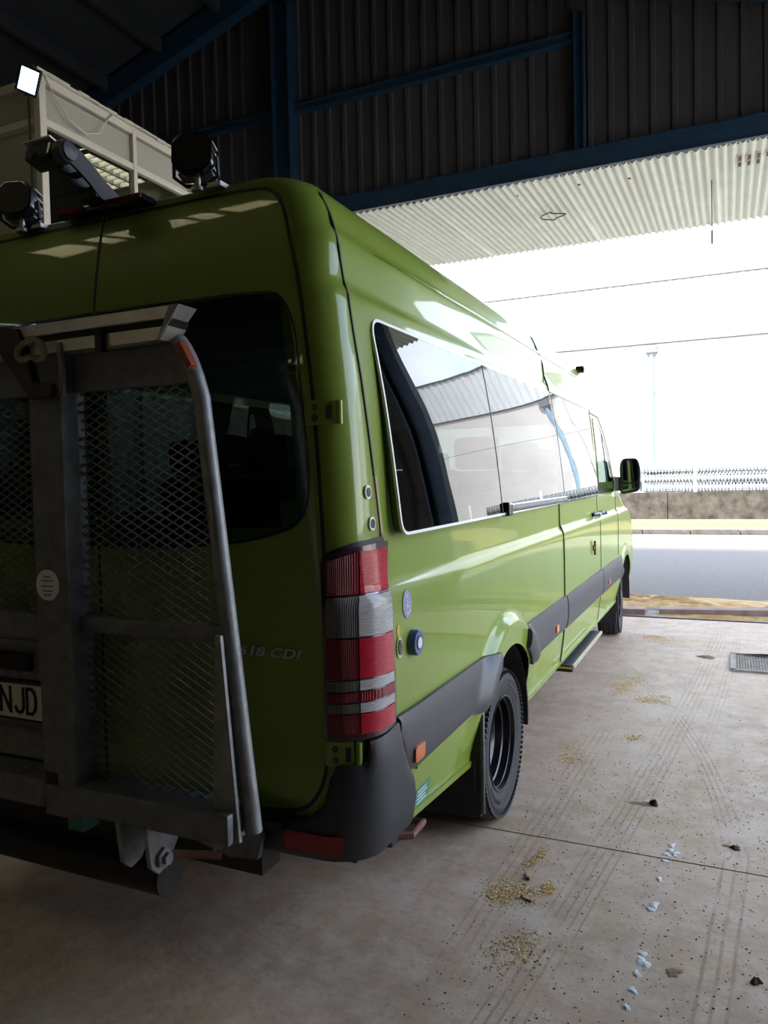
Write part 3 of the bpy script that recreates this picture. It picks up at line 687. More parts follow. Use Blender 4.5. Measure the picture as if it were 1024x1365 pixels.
# ---- body shell lofted from plan slices, split into shell, doors and lining
ZR = [.40, .44, .48, .53, .58, .62, .66, .71, .76, .81, .86, .91, .96, 1.0, 1.06, 1.12, 1.18, 1.22, 1.238, 1.248, 1.258, 1.268, 1.278, 1.288, 1.298, 1.34, 1.39, 1.43, 1.47, 1.55, 1.64, 1.73, 1.82, 1.91, 2.0, 2.06, 2.11, 2.15, 2.175, 2.19, 2.205, 2.225, 2.27, 2.32, 2.35, 2.365, 2.385, 2.405, 2.43, 2.46, 2.485, 2.505, 2.52, 2.535, 2.55, 2.563, 2.575, 2.585, 2.595, 2.605, 2.614, 2.622, 2.629, 2.635]
def arc_cols(a, R): return [a+R*math.sin(t) for t in np.linspace(-PI/2, PI/2, 25)]
YC = sorted(set([.16, .20, .25, .32, .40, .5, .62, .75, .88, .93, .955, .975, 1.0, 1.03, 1.06, 1.085]+[round(v, 4) for v in arc_cols(AXR, .46)]+[2.055, 2.08, 2.11, 2.14, 2.165, 2.185, 2.21, 2.3, 2.45, 2.6, 2.75, 2.88, 2.97, 3.1, 3.25, 3.4, 3.6, 3.8, 4.0, 4.2, 4.35, 4.48, 4.6, 4.75, 4.9, 5.05, 5.2, 5.35, 5.47, 5.55]+[round(v, 4) for v in arc_cols(AXF, .45)]+[5.595, 6.505, 6.6, 6.7]))
NRE, NAR, NFA, NFR = 14, 7, 9, 8
def contour(z, inset=0.0):
    xs = prof(z); ya = yrear(z)+inset; yb = yfront(z)-inset; r = min(RC, xs*.9); rf = min(rfront(z), xs*.9); P = []
    for k in range(NRE): P.append(('r', (xs-r)*k/NRE, ya, None))
    for k in range(NAR): th = PI/2*k/NAR; P.append(('a', xs-r+r*math.sin(th), ya+r-r*math.cos(th), None))
    a0, b0 = ya+r, yb-rf; PL = max(1.0, a0+.1); PRr = min(4.6, b0-.1)
    if PL > PRr: PL = PRr = (a0+b0)/2
    for Y in YC:
        if Y < 1.0: y = a0+(Y-.16)*(PL-a0)/(1.0-.16)
        elif Y <= 4.6: y = PL+(Y-1.0)*(PRr-PL)/3.6
        else: y = PRr+(Y-4.6)*(b0-PRr)/2.1
        P.append(('s', xs, y, Y))
    for k in range(1, NFA+1): th = PI/2*k/NFA; P.append(('f', xs-rf+rf*math.cos(th), b0+rf*math.sin(th), None))
    for k in range(1, NFR+1): P.append(('w', (xs-rf)*(1-k/NFR), yb, None))
    return P
def body_grid(inset=0.0):
    G = []
    for z in ZR:
        row = []
        for (t, x, y, Y) in contour(z, inset):
            zz_ = z
            if t == 's':
                if z < 1.0 and Y is not None:
                    zb = max(.40+.07*min(max((1.1-y)/.75, 0), 1), zarch(y)); zz_ = zb+(z-.40)*(1.0-zb)/.6
                x = prof(zz_)+flare(y, zz_)
            row.append((t, max(x-inset, .0), y, zz_-(inset if z > 2.4 else 0)))
        G.append(row)
    return G
def build_body():
    parts = {}
    G = body_grid(); NR, NC = len(G), len(G[0])
    for sg in (1, -1):
        for i in range(NR-1):
            for j in range(NC-1):
                q = [G[i][j], G[i][j+1], G[i+1][j+1], G[i+1][j]]
                cy = sum(p[2] for p in q)/4; cz = sum(p[3] for p in q)/4; cx = sum(p[1] for p in q)/4; t = G[i][j][0]
                key = 'body_shell'
                if (t in 'ra' and cz < .56) or (t == 's' and cy < .33 and cz < .60): continue
                if t == 'r':
                    if all(inside((p[1], p[3]), WIN_R) for p in q): continue
                    if .60 < cz < 2.515: key = 'rear_door'+('' if sg > 0 else '_l')
                elif t == 's':
                    if any(all(inside((p[2], p[3]), W_) for p in q) for W_ in (WIN_A, WIN_B, WIN_C)): continue
                    if sg > 0 and 2.97 < cy < 4.48 and cz < 2.20: key = 'sliding_door'
                    elif 4.48 < cy < 5.55 and cz < 2.12: key = 'cab_door'+('' if sg > 0 else '_l')
                elif t in 'fw' and 1.46 < cz < 2.10: continue
                P = [(sg*p[1], p[2], p[3]) for p in q]
                if sg < 0: P.reverse()
                parts.setdefault(key, []).append(P)
    # crown strip closing the roof
    top = G[-1]
    for j in range(NC-1):
        a, b = top[j], top[j+1]
        parts['body_shell'].append([(a[1], a[2], a[3]), (b[1], b[2], b[3]), (-b[1], b[2], b[3]), (-a[1], a[2], a[3])])
    obs = {}
    for key, fs_ in parts.items():
        idx = {}; V = []; Fc = []
        for P in fs_:
            f = []
            for p in P:
                kx = (round(p[0], 5), round(p[1], 5), round(p[2], 5))
                if kx not in idx: idx[kx] = len(V); V.append(p)
                if not f or f[-1] != idx[kx]: f.append(idx[kx])
            if len(f) > 2 and f[0] == f[-1]: f.pop()
            if len(set(f)) > 2: Fc.append(tuple(dict.fromkeys(f)))
        nm = key.replace('_l', '') if key.endswith('_l') else key
        mb = MB(); mb.add(V, Fc); o = mb.build(nm, 'paint', None, 38, fix=False); V_(o); obs[key] = o
    return obs
BODY = build_body()
def build_lining():
    G = body_grid(.045); NR, NC = len(G), len(G[0]); V = []; Fc = []; mb = MB(); idx = {}
    for sg in (1, -1):
        for i in range(5, NR-3):
            for j in range(NC-1):
                q = [G[i][j], G[i][j+1], G[i+1][j+1], G[i+1][j]]; t = G[i][j][0]
                cy = sum(p[2] for p in q)/4; cz = sum(p[3] for p in q)/4; cx = sum(p[1] for p in q)/4
                if t == 'r' and inside((cx, cz), WIN_R): continue
                if t == 's' and any(inside((cy, cz), W_) for W_ in (WIN_A, WIN_B, WIN_C)): continue
                if t in 'fw': continue
                f = []
                for p in q:
                    k = (round(sg*p[1], 4), round(p[2], 4), round(p[3], 4))
                    if k not in idx: idx[k] = len(V); V.append(k)
                    f.append(idx[k])
                if len(set(f)) == 4: Fc.append(tuple(f))
    return V_(mb.add(V, Fc).build('interior_lining', 'lining', None, 40, fix=False))
build_lining()
V_(MB().box((0, 3.3, .47), (1.02, 6.2, .10)).box((0, 3.85, .47), (1.80, 3.5, .10)).box((0, .6, .47), (1.8, .9, .08)).build('floor_pan', 'black', None, None))
V_(MB().box((.42, 3.2, .40), (.08, 5.6, .12)).box((-.42, 3.2, .40), (.08, 5.6, .12)).box((0, AXR, .35), (1.2, .10, .10)).box((0, AXF, .33), (1.4, .08, .08)).box((-.1, 3.9, .36), (.6, 1.0, .14)).build('chassis', 'darksteel', None, None))
# ---- glass
g = patch('side_window', WIN_A, Sg, .004, 'glass', .034, 20, 10, parent=None)
patch('sliding_door_window', WIN_B, Sg, .004, 'glass', .034, 10, 10, parent=BODY['sliding_door'])
patch('cab_window', WIN_C, Sd, .003, 'glass_clear', .005, 8, 6, parent=BODY['cab_door'])
for W_, nm, mm in ((WIN_A, 'side_window', 'glass'), (WIN_B, 'side_window', 'glass'), (WIN_C, 'cab_window', 'glass_clear')): patch(nm, W_, SdL, .004, mm, .006, 10, 6)
patch('rear_window', WIN_R, Rr, .004, 'glass_rear', .006, 4, 6, parent=BODY['rear_door'])
patch('rear_window', WIN_R, lambda u, v, off=0.0: (-u, yrear(v)-off, v), .004, 'glass_rear', .006, 4, 6, parent=BODY['rear_door_l'])
# windscreen from the same slices
mb = MB(); V = []; Fc = []; idx = {}; G = body_grid(); NC = len(G[0])
for i in range(len(G)-1):
    for j in range(NC-1):
        q = [G[i][j], G[i][j+1], G[i+1][j+1], G[i+1][j]]
        if q[0][0] in 'fw' and 1.46 < sum(p[3] for p in q)/4 < 2.10:
            for sg in (1, -1):
                f = []
                for p in q:
                    k = (round(sg*p[1], 5), round(p[2], 5), round(p[3], 5))
                    if k not in idx: idx[k] = len(V); V.append(k)
                    f.append(idx[k])
                if len(set(f)) == 4: Fc.append(tuple(f if sg > 0 else f[::-1]))
V_(mb.add(V, Fc).build('windscreen', 'glass_clear', None, 60, fix=False))
# trims, dividers, seams
ribbon('window_edge_highlight', WIN_A, Sg, .010, 'whitering', .0045, closed=True)  # pale ribbon paints the highlight along the dark rubber glass edge
ribbon('window_divider', [(1.515, 1.44), (1.515, 2.13)], Sg, .010, 'black', .0052)
ribbon('panel_gap', [(2.970, .41), (2.970, 1.25), (2.965, 1.30), (2.965, 2.18), (2.95, 2.25), (2.92, 2.38), (2.90, 2.48), (2.88, 2.54)], Sd, .012, 'black', .006)
ribbon('panel_gap', [(4.48, .41), (4.48, 2.15)], Sd, .010, 'black', .003)
ribbon('panel_gap', [(4.50, 2.12), (4.9, 2.11), (5.12, 1.98), (5.58, 1.50), (5.56, 1.30), (5.53, .86)], Sd, .008, 'black', .003)
ribbon('window_seal', WIN_B, Sg, .012, 'black', .0035, closed=True, parent=BODY['sliding_door'])
ribbon('window_seal', WIN_C, Sd, .035, 'gloss_black', .005, closed=True, parent=BODY['cab_door'])
ribbon('window_divider', [(5.10, 1.49), (4.96, 2.0)], Sd, .03, 'black', .005, parent=BODY['cab_door'])
QS = [(.800, 2.545), (.842, 2.49), (.885, 2.427), (.925, 2.32), (.959, 2.221), (.996, 2.062), (1.031, 1.927), (1.075, 1.676), (1.116, 1.425)]
ribbon('panel_gap', QS, Wp, .007, 'black', .0045)
ribbon('panel_gap', [(-a, b) for a, b in QS], Wp, .007, 'black', .0015)
DG = [(.015, 2.522), (.35, 2.522), (.56, 2.520), (.655, 2.510), (.700, 2.485), (.728, 2.44), (.755, 2.36), (.803, 2.184), (.842, 1.916), (.859, 1.654), (.870, 1.40), (.874, 1.037), (.868, .80), (.850, .70), (.79, .62), (.6, .594), (.015, .592)]
DGr = round_poly(DG, [0, .1, .1, .04, .04, .04, .05, .1, .1, .1, .1, .1, .05, .05, .05, .1, 0], 4)
ribbon('door_seal', DGr, Wp, .011, 'black', .002); ribbon('door_seal', [(-a, b) for a, b in DGr], Wp, .011, 'black', .002)
ribbon('door_seal', [(0, .592), (0, 2.522)], Wp, .009, 'black', .002)
for sg in (1, -1):      # bright lip round the rear window
    ribbon('window_lip', [(sg*a, b) for a, b in WIN_R], Wp, .008, 'gloss_black', .005, closed=True, parent=BODY['rear_door' if sg > 0 else 'rear_door_l'])
# pressed feature line on the high roof side
strip('roof_swage', [(y, 2.36+.018*min(1, (y-.45)/1.2)*1.0, 2.36+.018*min(1, (y-.45)/1.2)+.024*min(1, (y-.42)/.7)) for y in np.linspace(.45, 4.3, 40)], Sd, .003, 'paint', 3, crown=.007)
# ---- plastic mouldings
def archlim(y, lo, R=.475):
    for a in (AXR, AXF):
        if abs(y-a) < R: return max(lo, .36+math.sqrt(R*R-(y-a)**2))
    return lo
def mcols(ya, yb, zlo, zhi, n): return [(y, archlim(y, zlo), zhi) for y in np.linspace(ya, yb, n)]
def mould(fn, nm='side_moulding'):
    cols = [(.262, .800, .862), (.275, .765, .862), (.30, .72, .861), (.33, .685, .86), (.36, .662, .859)]+[(y, archlim(y, .652-.012*(y-.36)), .858-.012*(y-.36)) for y in np.linspace(.40, 1.30, 26)]
    strip(nm, [c for c in cols if c[2]-c[1] > .01], fn, .016, 'plastic', 6, crown=.01)
    strip(nm, [c for c in mcols(1.84, 2.955, .640, .848, 30) if c[2]-c[1] > .004], fn, .016, 'plastic', 6, crown=.01)
    strip(nm, mcols(2.985, 4.468, .635, .842, 16), fn, .016, 'plastic', 6, crown=.01)
    strip(nm, [c for c in mcols(4.492, 5.66, .63, .838, 20) if c[2]-c[1] > .004], fn, .016, 'plastic', 6, crown=.01)
mould(Sd); mould(SdL)
for fn in (Sd, SdL):
    strip('sill_lip', [(y, .40+.07*(1.1-y)/.75, .425+.07*(1.1-y)/.75) for y in np.linspace(.345, 1.10, 6)], fn, .010, 'paint', 2)
    strip('sill_lip', [(y, .40, .42) for y in np.linspace(2.06, 5.55, 12)], fn, .010, 'paint', 2)
    strip('moulding_edge', [(y, .642, .652) for y in np.linspace(.42, 1.12, 8)], fn, .018, 'paint', 2)
# wheel arch liners
for (a, R, _, _) in ARC:
    for sg in (1, -1):
        mb = MB(); n = 20; V = []; Fc = []
        for k in range(n+1):
            th = PI*k/n*1.1-.05*PI; c, s_ = math.cos(th), math.sin(th)
            for (xx_, rr) in ((.44, R-.005), (.975, R-.005), (.975, R+.012), (.44, R+.012)): V.append((sg*xx_, a+rr*c, max(.36+rr*s_, .30)))
        for k in range(n):
            for j in range(4): Fc.append((k*4+j, k*4+(j+1) % 4, k*4+4+(j+1) % 4, k*4+4+j))
        mb.add(V, Fc).box((sg*.45, a, .55), (.02, .86, .5)); V_(mb.build('wheel_arch_liner', 'black', None, 40))
# ---- bumper
bc = []
def bz(a):
    hi = float(np.interp(a, [0, .70, .80, .865, .885, .90, .975, .985, 1.125, 1.135, 1.16, 1.19, 1.215, 1.24], [.585, .585, .605, .66, .74, .775, .785, .842, .856, .85, .775, .725, .68, .655]))
    lo = float(np.interp(a, [0, .6, .9, 1.24], [.50, .485, .49, .472])); return lo, hi
for s in [-1.24, -1.215, -1.19, -1.16, -1.135, -1.125, -1.05, -.985, -.975, -.94, -.90, -.885, -.865, -.83, -.8, -.7, -.5, -.3, 0, .3, .5, .7, .8, .83, .865, .885, .90, .92, .94, .96, .975, .985, 1.0, 1.02, 1.05, 1.08, 1.125, 1.135, 1.16, 1.19, 1.215, 1.24]:
    lo, hi = bz(abs(s)); bc.append((s, lo, hi))
BU = strip('rear_bumper', bc, Wp, .026, 'bumper', 10, depth=.045, crown=.012)
V_(MB().box((0, .02, .595), (1.5, .10, .02)).build('bumper_step', 'black', None, None))
for sg in (1, -1):
    patch('red_reflector', [(sg*a, b) for a, b in round_poly([(.735, .515), (.905, .515), (.912, .572), (.735, .572)], .015)], Wp, .045, 'reflector', .02, 6, 1, parent=BU)
# ---- tail lamps
def lampset(sg):
    f = (lambda u, v, off=0.0: Wp(sg*u, v, off))
    base = patch('tail_lamp', round_poly([(.872, .85), (1.118, .853), (1.125, .90), (1.125, 1.02), (1.108, 1.27), (1.122, 1.42), (.955, 1.415), (.869, 1.385)], [.02, .01, .01, .02, .02, .01, .04, .03]), f, .022, 'lampbase', .03, 12, 40)
    S0, SM, S1 = .882, .960, 1.100
    segs = [(1.275, 1.398, 'red'), (1.152, 1.268, 'lampclear'), (1.030, 1.146, 'red'), (.995, 1.024, 'lampclear'), (.962, .990, 'red_d'), (.930, .957, 'lampclear'), (.868, .925, 'red')]
    shade_copy = {'red': 'red_d', 'lampclear': 'lampclear_shaded', 'red_d': 'red_d'}  # rear-facing half of each lens gets a darker copy, shade painted in
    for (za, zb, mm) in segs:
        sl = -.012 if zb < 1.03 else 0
        patch('lamp_lens', [(S0, za), (SM, za+.003), (SM, zb+.003), (S0, min(zb, 1.375)+sl*0)], f, .026, shade_copy[mm], .006, 4, 10, parent=base)
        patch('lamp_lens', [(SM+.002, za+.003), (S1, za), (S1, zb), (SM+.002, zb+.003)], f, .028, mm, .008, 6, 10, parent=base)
    ribbon('lamp_seal', round_poly([(.868, .846), (1.124, .848), (1.131, .90), (1.131, 1.02), (1.114, 1.27), (1.128, 1.426), (.955, 1.421), (.864, 1.388)], [.02, .01, .01, .02, .02, .01, .04, .03]), f, .012, 'black', .004, closed=True, parent=base)
lampset(1); lampset(-1)
# ---- hinges
for sg in (1, -1):
    for (z0, z1, s0, s1) in ((1.770, 1.842, .826, .905), (.772, .846, .868, .945)):
        h = patch('door_hinge', [(sg*a, b) for a, b in round_poly([(s0, z0), (s1, z0), (s1, z1), (s0+.004, z1)], .006)], Wp, .018, 'paint', .02, 4, 1)
        c = Vector(Wp(sg*(s1+.012), (z0+z1)/2, .016)); V_(MB().tube([c-Vector((0, 0, .034)), c+Vector((0, 0, .034))], .011, 10).build('hinge_pin', 'paint', None, 40), h)
        patch('hinge_slot', [(sg*a, b) for a, b in [(s1-.022, z0+.016), (s1-.008, z0+.016), (s1-.008, z1-.016), (s1-.022, z1-.016)]], Wp, .0195, 'black', .004, parent=h)
        for t in (.28, .72):
            p = Wp(sg*(s0+.030), z0+(z1-z0)*t, .016); V_(MB().lathe([(.009, 0), (.009, .004), (.005, .004), (.005, .001)], p, (0, -1, 0), 12).build('hinge_bolt', 'black', None, 30), h)
# ---- round sensors, sticker, cap
def disc(name, u, v, r, fn, off, m, depth=.004, parent=None, rv=None): return patch(name, circ(u, v, r, 24, rv), fn, off, m, depth, 3, 8, parent=parent)
for (s, z) in ((1.031, 1.571), (1.051, 1.475)):
    d = disc('corner_sensor', s, z, .021, Wp, .006, 'whitering', .008); disc('sensor_lens', s, z, .0145, Wp, .008, 'gloss_black', .004, d)
d = disc('side_sensor', .310, 1.073, .020, Sd, .006, 'chrome', .008, rv=.034); disc('sensor_lens', .310, 1.073, .0135, Sd, .008, 'gloss_black', .004, d, rv=.025)
disc('amber_sticker', .310, 1.126, .014, Sd, .0015, 'amberdot', .002, rv=.021)
d = disc('wheelchair_sticker', .386, 1.200, .036, Sd, .003, 'lavender', .004, rv=.046)
W0 = (.386, 1.200)
def flat_line(path, wd, off, m, nm, parent): return ribbon(nm, path, Sd, wd, m, off, sub=.01, parent=parent)
arcp = [(W0[0]-.000+.014*math.cos(t), W0[1]-.014+.018*math.sin(t)) for t in np.linspace(2.2, 5.9, 12)]
flat_line(arcp, .005, .0042, 'symbol', 'wheelchair_symbol', d)
flat_line([(W0[0]-.006, W0[1]+.018), (W0[0]-.003, W0[1]-.008), (W0[0]+.010, W0[1]-.008), (W0[0]+.018, W0[1]-.028)], .005, .0043, 'symbol', 'wheelchair_symbol', d)
disc('wheelchair_symbol', W0[0]-.007, W0[1]+.028, .005, Sd, .0043, 'symbol', .002, d, rv=.006)
cpz = V_(MB().lathe([(.043, 0), (.043, .020), (.039, .026), (.0, .026)], (prof(1.067), .424, 1.067), (1, 0, 0), 32).build('filler_cap', 'bluecap', None, 40))
V_(MB().lathe([(.019, 0), (.019, .003), (0, .003)], (prof(1.067)+.026, .424, 1.067), (1, 0, 0), 20).build('cap_emblem', 'pale', None, 40), cpz)
V_(MB().lathe([(.024, 0), (.024, .002), (.021, .002), (.021, 0)], (prof(1.067)+.026, .424, 1.067), (1, 0, 0), 24, closed=True).build('cap_ring', 'gloss_black', None, 40), cpz)
patch('tape_strip', [(.242, 1.44), (.275, 1.44), (.252, 1.62), (.222, 1.62)], Sd, .001, 'tape', .0015, 1, 3)
patch('teal_sticker', [(.47, .475), (.60, .475), (.60, .545), (.47, .545)], Sd, .002, 'stickgreen', .002)
for k in range(4): patch('sticker_line', [(.485, .487+k*.014), (.575-.012*(k % 2), .487+k*.014), (.575-.012*(k % 2), .492+k*.014), (.485, .492+k*.014)], Sd, .003, 'pale', .002)
for (y, z, a, b, sg) in ((.405, .707, .042, .026, 1), (2.62, .70, .034, .022, 1), (4.78, .70, .03, .022, 1)):
    o = patch('side_marker', round_poly([(y-a, z-b), (y+a, z-b), (y+a, z+b), (y-a, z+b)], .014), Sd, .034, 'orange', .02, 3, 2)
# ---- slide rail, handles, emblem
sr = V_(MB().tube([Sd(y, 1.458, .044) for y in np.linspace(1.62, 2.955, 12)], .016, 10).build('slide_rail', 'galv_dark', None, 40))
V_(MB().tube([Sd(y, 1.476, .048) for y in np.linspace(1.62, 2.955, 12)], .007, 8).build('rail_lip', 'alu', None, 40), sr)
V_(MB().box(Sd(1.585, 1.458, .040), (.05, .07, .066)).build('rail_end_cap', 'gloss_black', None, None, bevel=.012), sr)
V_(MB().box(Sd(2.99, 1.462, .038), (.03, .05, .04)).build('rail_end_cap', 'gloss_black', None, None, bevel=.008), sr)
def handle(y, z, parent):
    h = patch('door_handle', round_poly([(y-.09, z-.022), (y+.09, z-.018), (y+.09, z+.018), (y-.09, z+.022)], .015), Sd, .004, 'gloss_black', .006, 4, 2, parent=parent)
    V_(MB().tube([Sd(y-.085, z, .012), Sd(y-.05, z, .045), Sd(y+.05, z, .045), Sd(y+.085, z, .012)], .014, 8).build('grip', 'gloss_black', None, 40), h)
handle(4.30, 1.30, BODY['sliding_door']); handle(4.66, 1.295, BODY['cab_door'])
p = Sd(4.10, 1.05, .0)
lk = V_(MB().lathe([(.022, 0), (.022, .012), (.012, .016), (0, .016)], p, (1, 0, 0), 16).build('door_lock', 'rust', None, 40), BODY['sliding_door'])
V_(MB().box((p[0]+.014, p[1], p[2]), (.014, .018, .11)).build('lock_hasp', 'darksteel', None, None, bevel=.004), BODY['sliding_door'])
# ---- side step
st = V_(MB().box((.94, 3.72, .345), (.13, 1.20, .035)).build('side_step', 'black', None, None, bevel=.01))
V_(MB().box((1.010, 3.72, .352), (.012, 1.20, .022)).build('step_edge', 'alu', None, None), st)
V_(MB().box((.945, 3.105, .345), (.13, .035, .045)).build('step_end', 'black', None, None, bevel=.008), st)
V_(MB().box((.945, 3.084, .352), (.12, .008, .012)).build('step_stripe', 'yellow', None, None), st)
for y in (3.3, 4.1): V_(MB().box((.86, y, .39), (.05, .05, .10)).build('step_bracket', 'darksteel', None, None), st)
# ---- mudflaps, tow loop
for sg in (1, -1):
    mf = V_(MB().prism([(sg*.66, 1.115, .62), (sg*.985, 1.115, .64), (sg*1.0, 1.115, .60), (sg*.995, 1.115, .185), (sg*.66, 1.115, .165)], (0, .02, 0)).build('mudflap', 'black', None, None))
    V_(MB().tube([(sg*.985, 1.125, .645), (sg*1.004, 1.125, .62), (sg*1.001, 1.125, .20)], .012, 8).build('flap_edge', 'plastic', None, 40), mf)
    V_(MB().prism([(sg*.70, 5.60, .50), (sg*.955, 5.60, .52), (sg*.96, 5.60, .20), (sg*.70, 5.60, .18)], (0, -.02, 0)).build('mudflap', 'black', None, None))
tl_ = V_(MB().tube([(.83, .46, .36), (.83, .62, .36), (.93, .63, .36), (.93, .52, .36), (.87, .48, .36)], .014, 8).build('tow_loop', mat('tow_red', (.20, .075, .065), .5, noise=.3), None, 40))
V_(MB().box((.83, .47, .375), (.13, .08, .06)).build('loop_mount', 'black', None, None, bevel=.01), tl_)

# ---- wheels
def tyre_profile(hw=.098):
    g = []
    for c in (-.045, 0, .045): g += [(RW, c-.008), (RW-.010, c-.006), (RW-.010, c+.006), (RW, c+.008)]
    return [(.222, -hw+.012), (.250, -hw+.002), (.292, -hw-.002), (.318, -hw+.002), (.340, -hw+.012), (RW-.004, -hw+.026), (RW, -hw+.036)]+g+[(RW, hw-.036), (RW-.004, hw-.026), (.340, hw-.012), (.318, hw-.002), (.306, hw+.001), (.303, hw+.003), (.292, hw+.003), (.289, hw+.001), (.258, hw-.001), (.250, hw-.003), (.236, hw-.008), (.222, hw-.012)]
TY = None
def wheel(loc, sg, kind, yaw=0):
    global TY
    if TY is None:
        TY = MB().lathe(tyre_profile(), (0, 0, 0), (1, 0, 0), 80, closed=True).build('wheel', 'tyre', None, 28); o = TY
    else: o = TY.copy(); COL.objects.link(o)
    o.location = loc; o.rotation_euler = (0, 0, (0 if sg > 0 else PI)+yaw); o.parent = VAN; o.matrix_parent_inverse = VAN.matrix_world.inverted()
    def sub(mb, nm, m, sm=40):
        c = mb.build(nm, m, None, sm); c.parent = o; return c
    mb = MB()
    for k in range(84):                       # shoulder lugs
        a = 2*PI*k/84
        for t in (-.084, .084):
            r = RW-.020; R_ = Matrix.Rotation(-a, 3, 'X')
            mb.box(R_ @ Vector((t, 0, r)), (.040, .017, .012), R_ @ Matrix.Rotation(.25 if t > 0 else -.25, 3, 'Z'))
    sub(mb, 'tread_lugs', 'tyre', None)['kind'] = 'stuff'
    if kind == 'rear':
        pr = [(.226, .082), (.222, .092), (.214, .090), (.209, .070), (.205, .068), (.201, .035), (.193, .030), (.190, -.005), (.180, -.012), (.165, -.030), (.150, -.040), (.120, -.048), (.095, -.052), (.09, -.03), (.075, -.02), (.0, -.018)]
    else:
        pr = [(.226, .082), (.222, .092), (.214, .090), (.207, .060), (.198, .030), (.190, .025), (.17, .055), (.14, .065), (.12, .062), (.095, .075), (.088, .108), (.06, .118), (.0, .120)]
    sub(MB().lathe(pr+[(.0, -.08), (.226, -.082)], (0, 0, 0), (1, 0, 0), 56, closed=True), 'rim', 'rim', 30)
    if kind == 'rear':
        for k in range(6): sub(MB().lathe([(.012, 0), (.012, .022), (.006, .028), (0, .028)], (-.05, .105*math.cos(k*PI/3), .105*math.sin(k*PI/3)), (1, 0, 0), 8), 'wheel_nut', 'hub')
        mb = MB()
        for k in range(14):                   # raised marks moulded on the sidewall
            for a0 in (0.35, 3.5):
                a = a0+k*.05; R_ = Matrix.Rotation(-a, 3, 'X'); mb.box(R_ @ Vector((.0985, 0, .272)), (.004, .008, .016 if k % 3 else .010), R_)
        sub(mb, 'sidewall_marking', 'rim', None)['kind'] = 'stuff'
    return o
for sg in (1, -1):
    wheel((sg*.877, AXR, WZ), sg, 'rear'); wheel((sg*.630, AXR, WZ), sg, 'front')
    wheel((sg*.838, AXF, WZ), sg, 'front', .06)

# ---- door mirror
mr = V_(MB().prism(round_poly([(1.00, 1.44), (1.17, 1.46), (1.185, 1.66), (1.165, 1.765), (1.02, 1.77), (.995, 1.70)], .035) and [(x, 5.62, z) for x, z in round_poly([(1.00, 1.42), (1.172, 1.45), (1.187, 1.66), (1.16, 1.765), (1.02, 1.765), (.995, 1.70)], .04)], (0, .13, 0)).build('door_mirror', 'gloss_black', None, 40, bevel=.008))
V_(MB().prism([(x, 5.614, z) for x, z in round_poly([(1.022, 1.535), (1.158, 1.545), (1.166, 1.655), (1.146, 1.742), (1.036, 1.742), (1.016, 1.69)], .025)], (0, .008, 0)).build('mirror_glass', 'mirror', None, None), mr)
V_(MB().prism([(x, 5.614, z) for x, z in round_poly([(1.022, 1.45), (1.156, 1.475), (1.158, 1.525), (1.022, 1.518)], .012)], (0, .008, 0)).build('mirror_glass', 'mirror', None, None), mr)
V_(MB().prism([(.88, 5.56, 1.47), (1.03, 5.66, 1.45), (1.03, 5.66, 1.585), (.88, 5.56, 1.60)], (-.01, .08, 0)).build('mirror_arm', 'black', None, None, bevel=.01), mr)
V_(MB().prism([(x, 5.64, z) for x, z in round_poly([(1.178, 1.44), (1.205, 1.455), (1.205, 1.535), (1.186, 1.55)], .01)], (0, .10, 0)).build('mirror_indicator', 'whitering', None, 40, bevel=.006), mr)
ml = V_(MB().prism([(-x, 5.62, z) for x, z in round_poly([(1.00, 1.42), (1.172, 1.45), (1.187, 1.66), (1.16, 1.765), (1.02, 1.765), (.995, 1.70)], .04)], (0, .13, 0)).build('door_mirror', 'gloss_black', None, 40, bevel=.008))
V_(MB().box((-.95, 5.63, 1.53), (.16, .08, .13)).build('mirror_arm', 'black', None, None), ml)
V_(MB().box((.845, 4.46, 2.47), (.07, .10, .055)).build('roof_marker', 'gloss_black', None, None, bevel=.015))
# ---- front end (faces the road)
V_(MB().box((0, 6.98, .55), (1.70, .16, .30)).build('front_bumper', 'bumper', None, None, bevel=.05))
V_(MB().box((0, 7.03, .90), (1.0, .06, .26)).build('grille', 'gloss_black', None, None, bevel=.03))
for sg in (1, -1): V_(MB().box((sg*.72, 6.88, .95), (.34, .22, .30)).build('headlamp', 'lampclear', None, None, bevel=.06))

# ---- interior seats seen through the glass
def seat(x, y, hdr):
    c = MB().box((x, y+.02, .95), (.46, .46, .16)).build('seat', 'seat', None, 40, bevel=.05); V_(c)
    V_(MB().box((x, y-.20, 1.30), (.46, .12, .70), Matrix.Rotation(.12, 3, 'X')).build('seat_backrest', 'seat', None, 40, bevel=.05), c)
    if hdr:
        V_(MB().box((x, y-.26, 1.75), (.27, .10, .19), Matrix.Rotation(.1, 3, 'X')).build('headrest', 'seat', None, 40, bevel=.05), c)
    V_(MB().box((x, y, .70), (.3, .3, .40)).build('seat_base', 'black', None, None), c)
for y in (1.6, 2.6, 3.6):
    for x in (-.62, -.14, .62): seat(x, y, True)
seat(-.5, 4.9, True); seat(.5, 4.9, True)

# ---- badge on the rear door
RM = lambda x, y, z, sx=1.0: Matrix.Translation((x, y, z)) @ Matrix(((sx, 0, 0, 0), (0, 0, -1, 0), (0, 1, 0, 0), (0, 0, 0, 1)))
V_(text_mesh('badge_lettering', '518 CDI', .040, RM(.560, .050-.003, 1.078, 1.52), 'badge', None, .003, .25, 1.05, .0006), BODY['rear_door'])

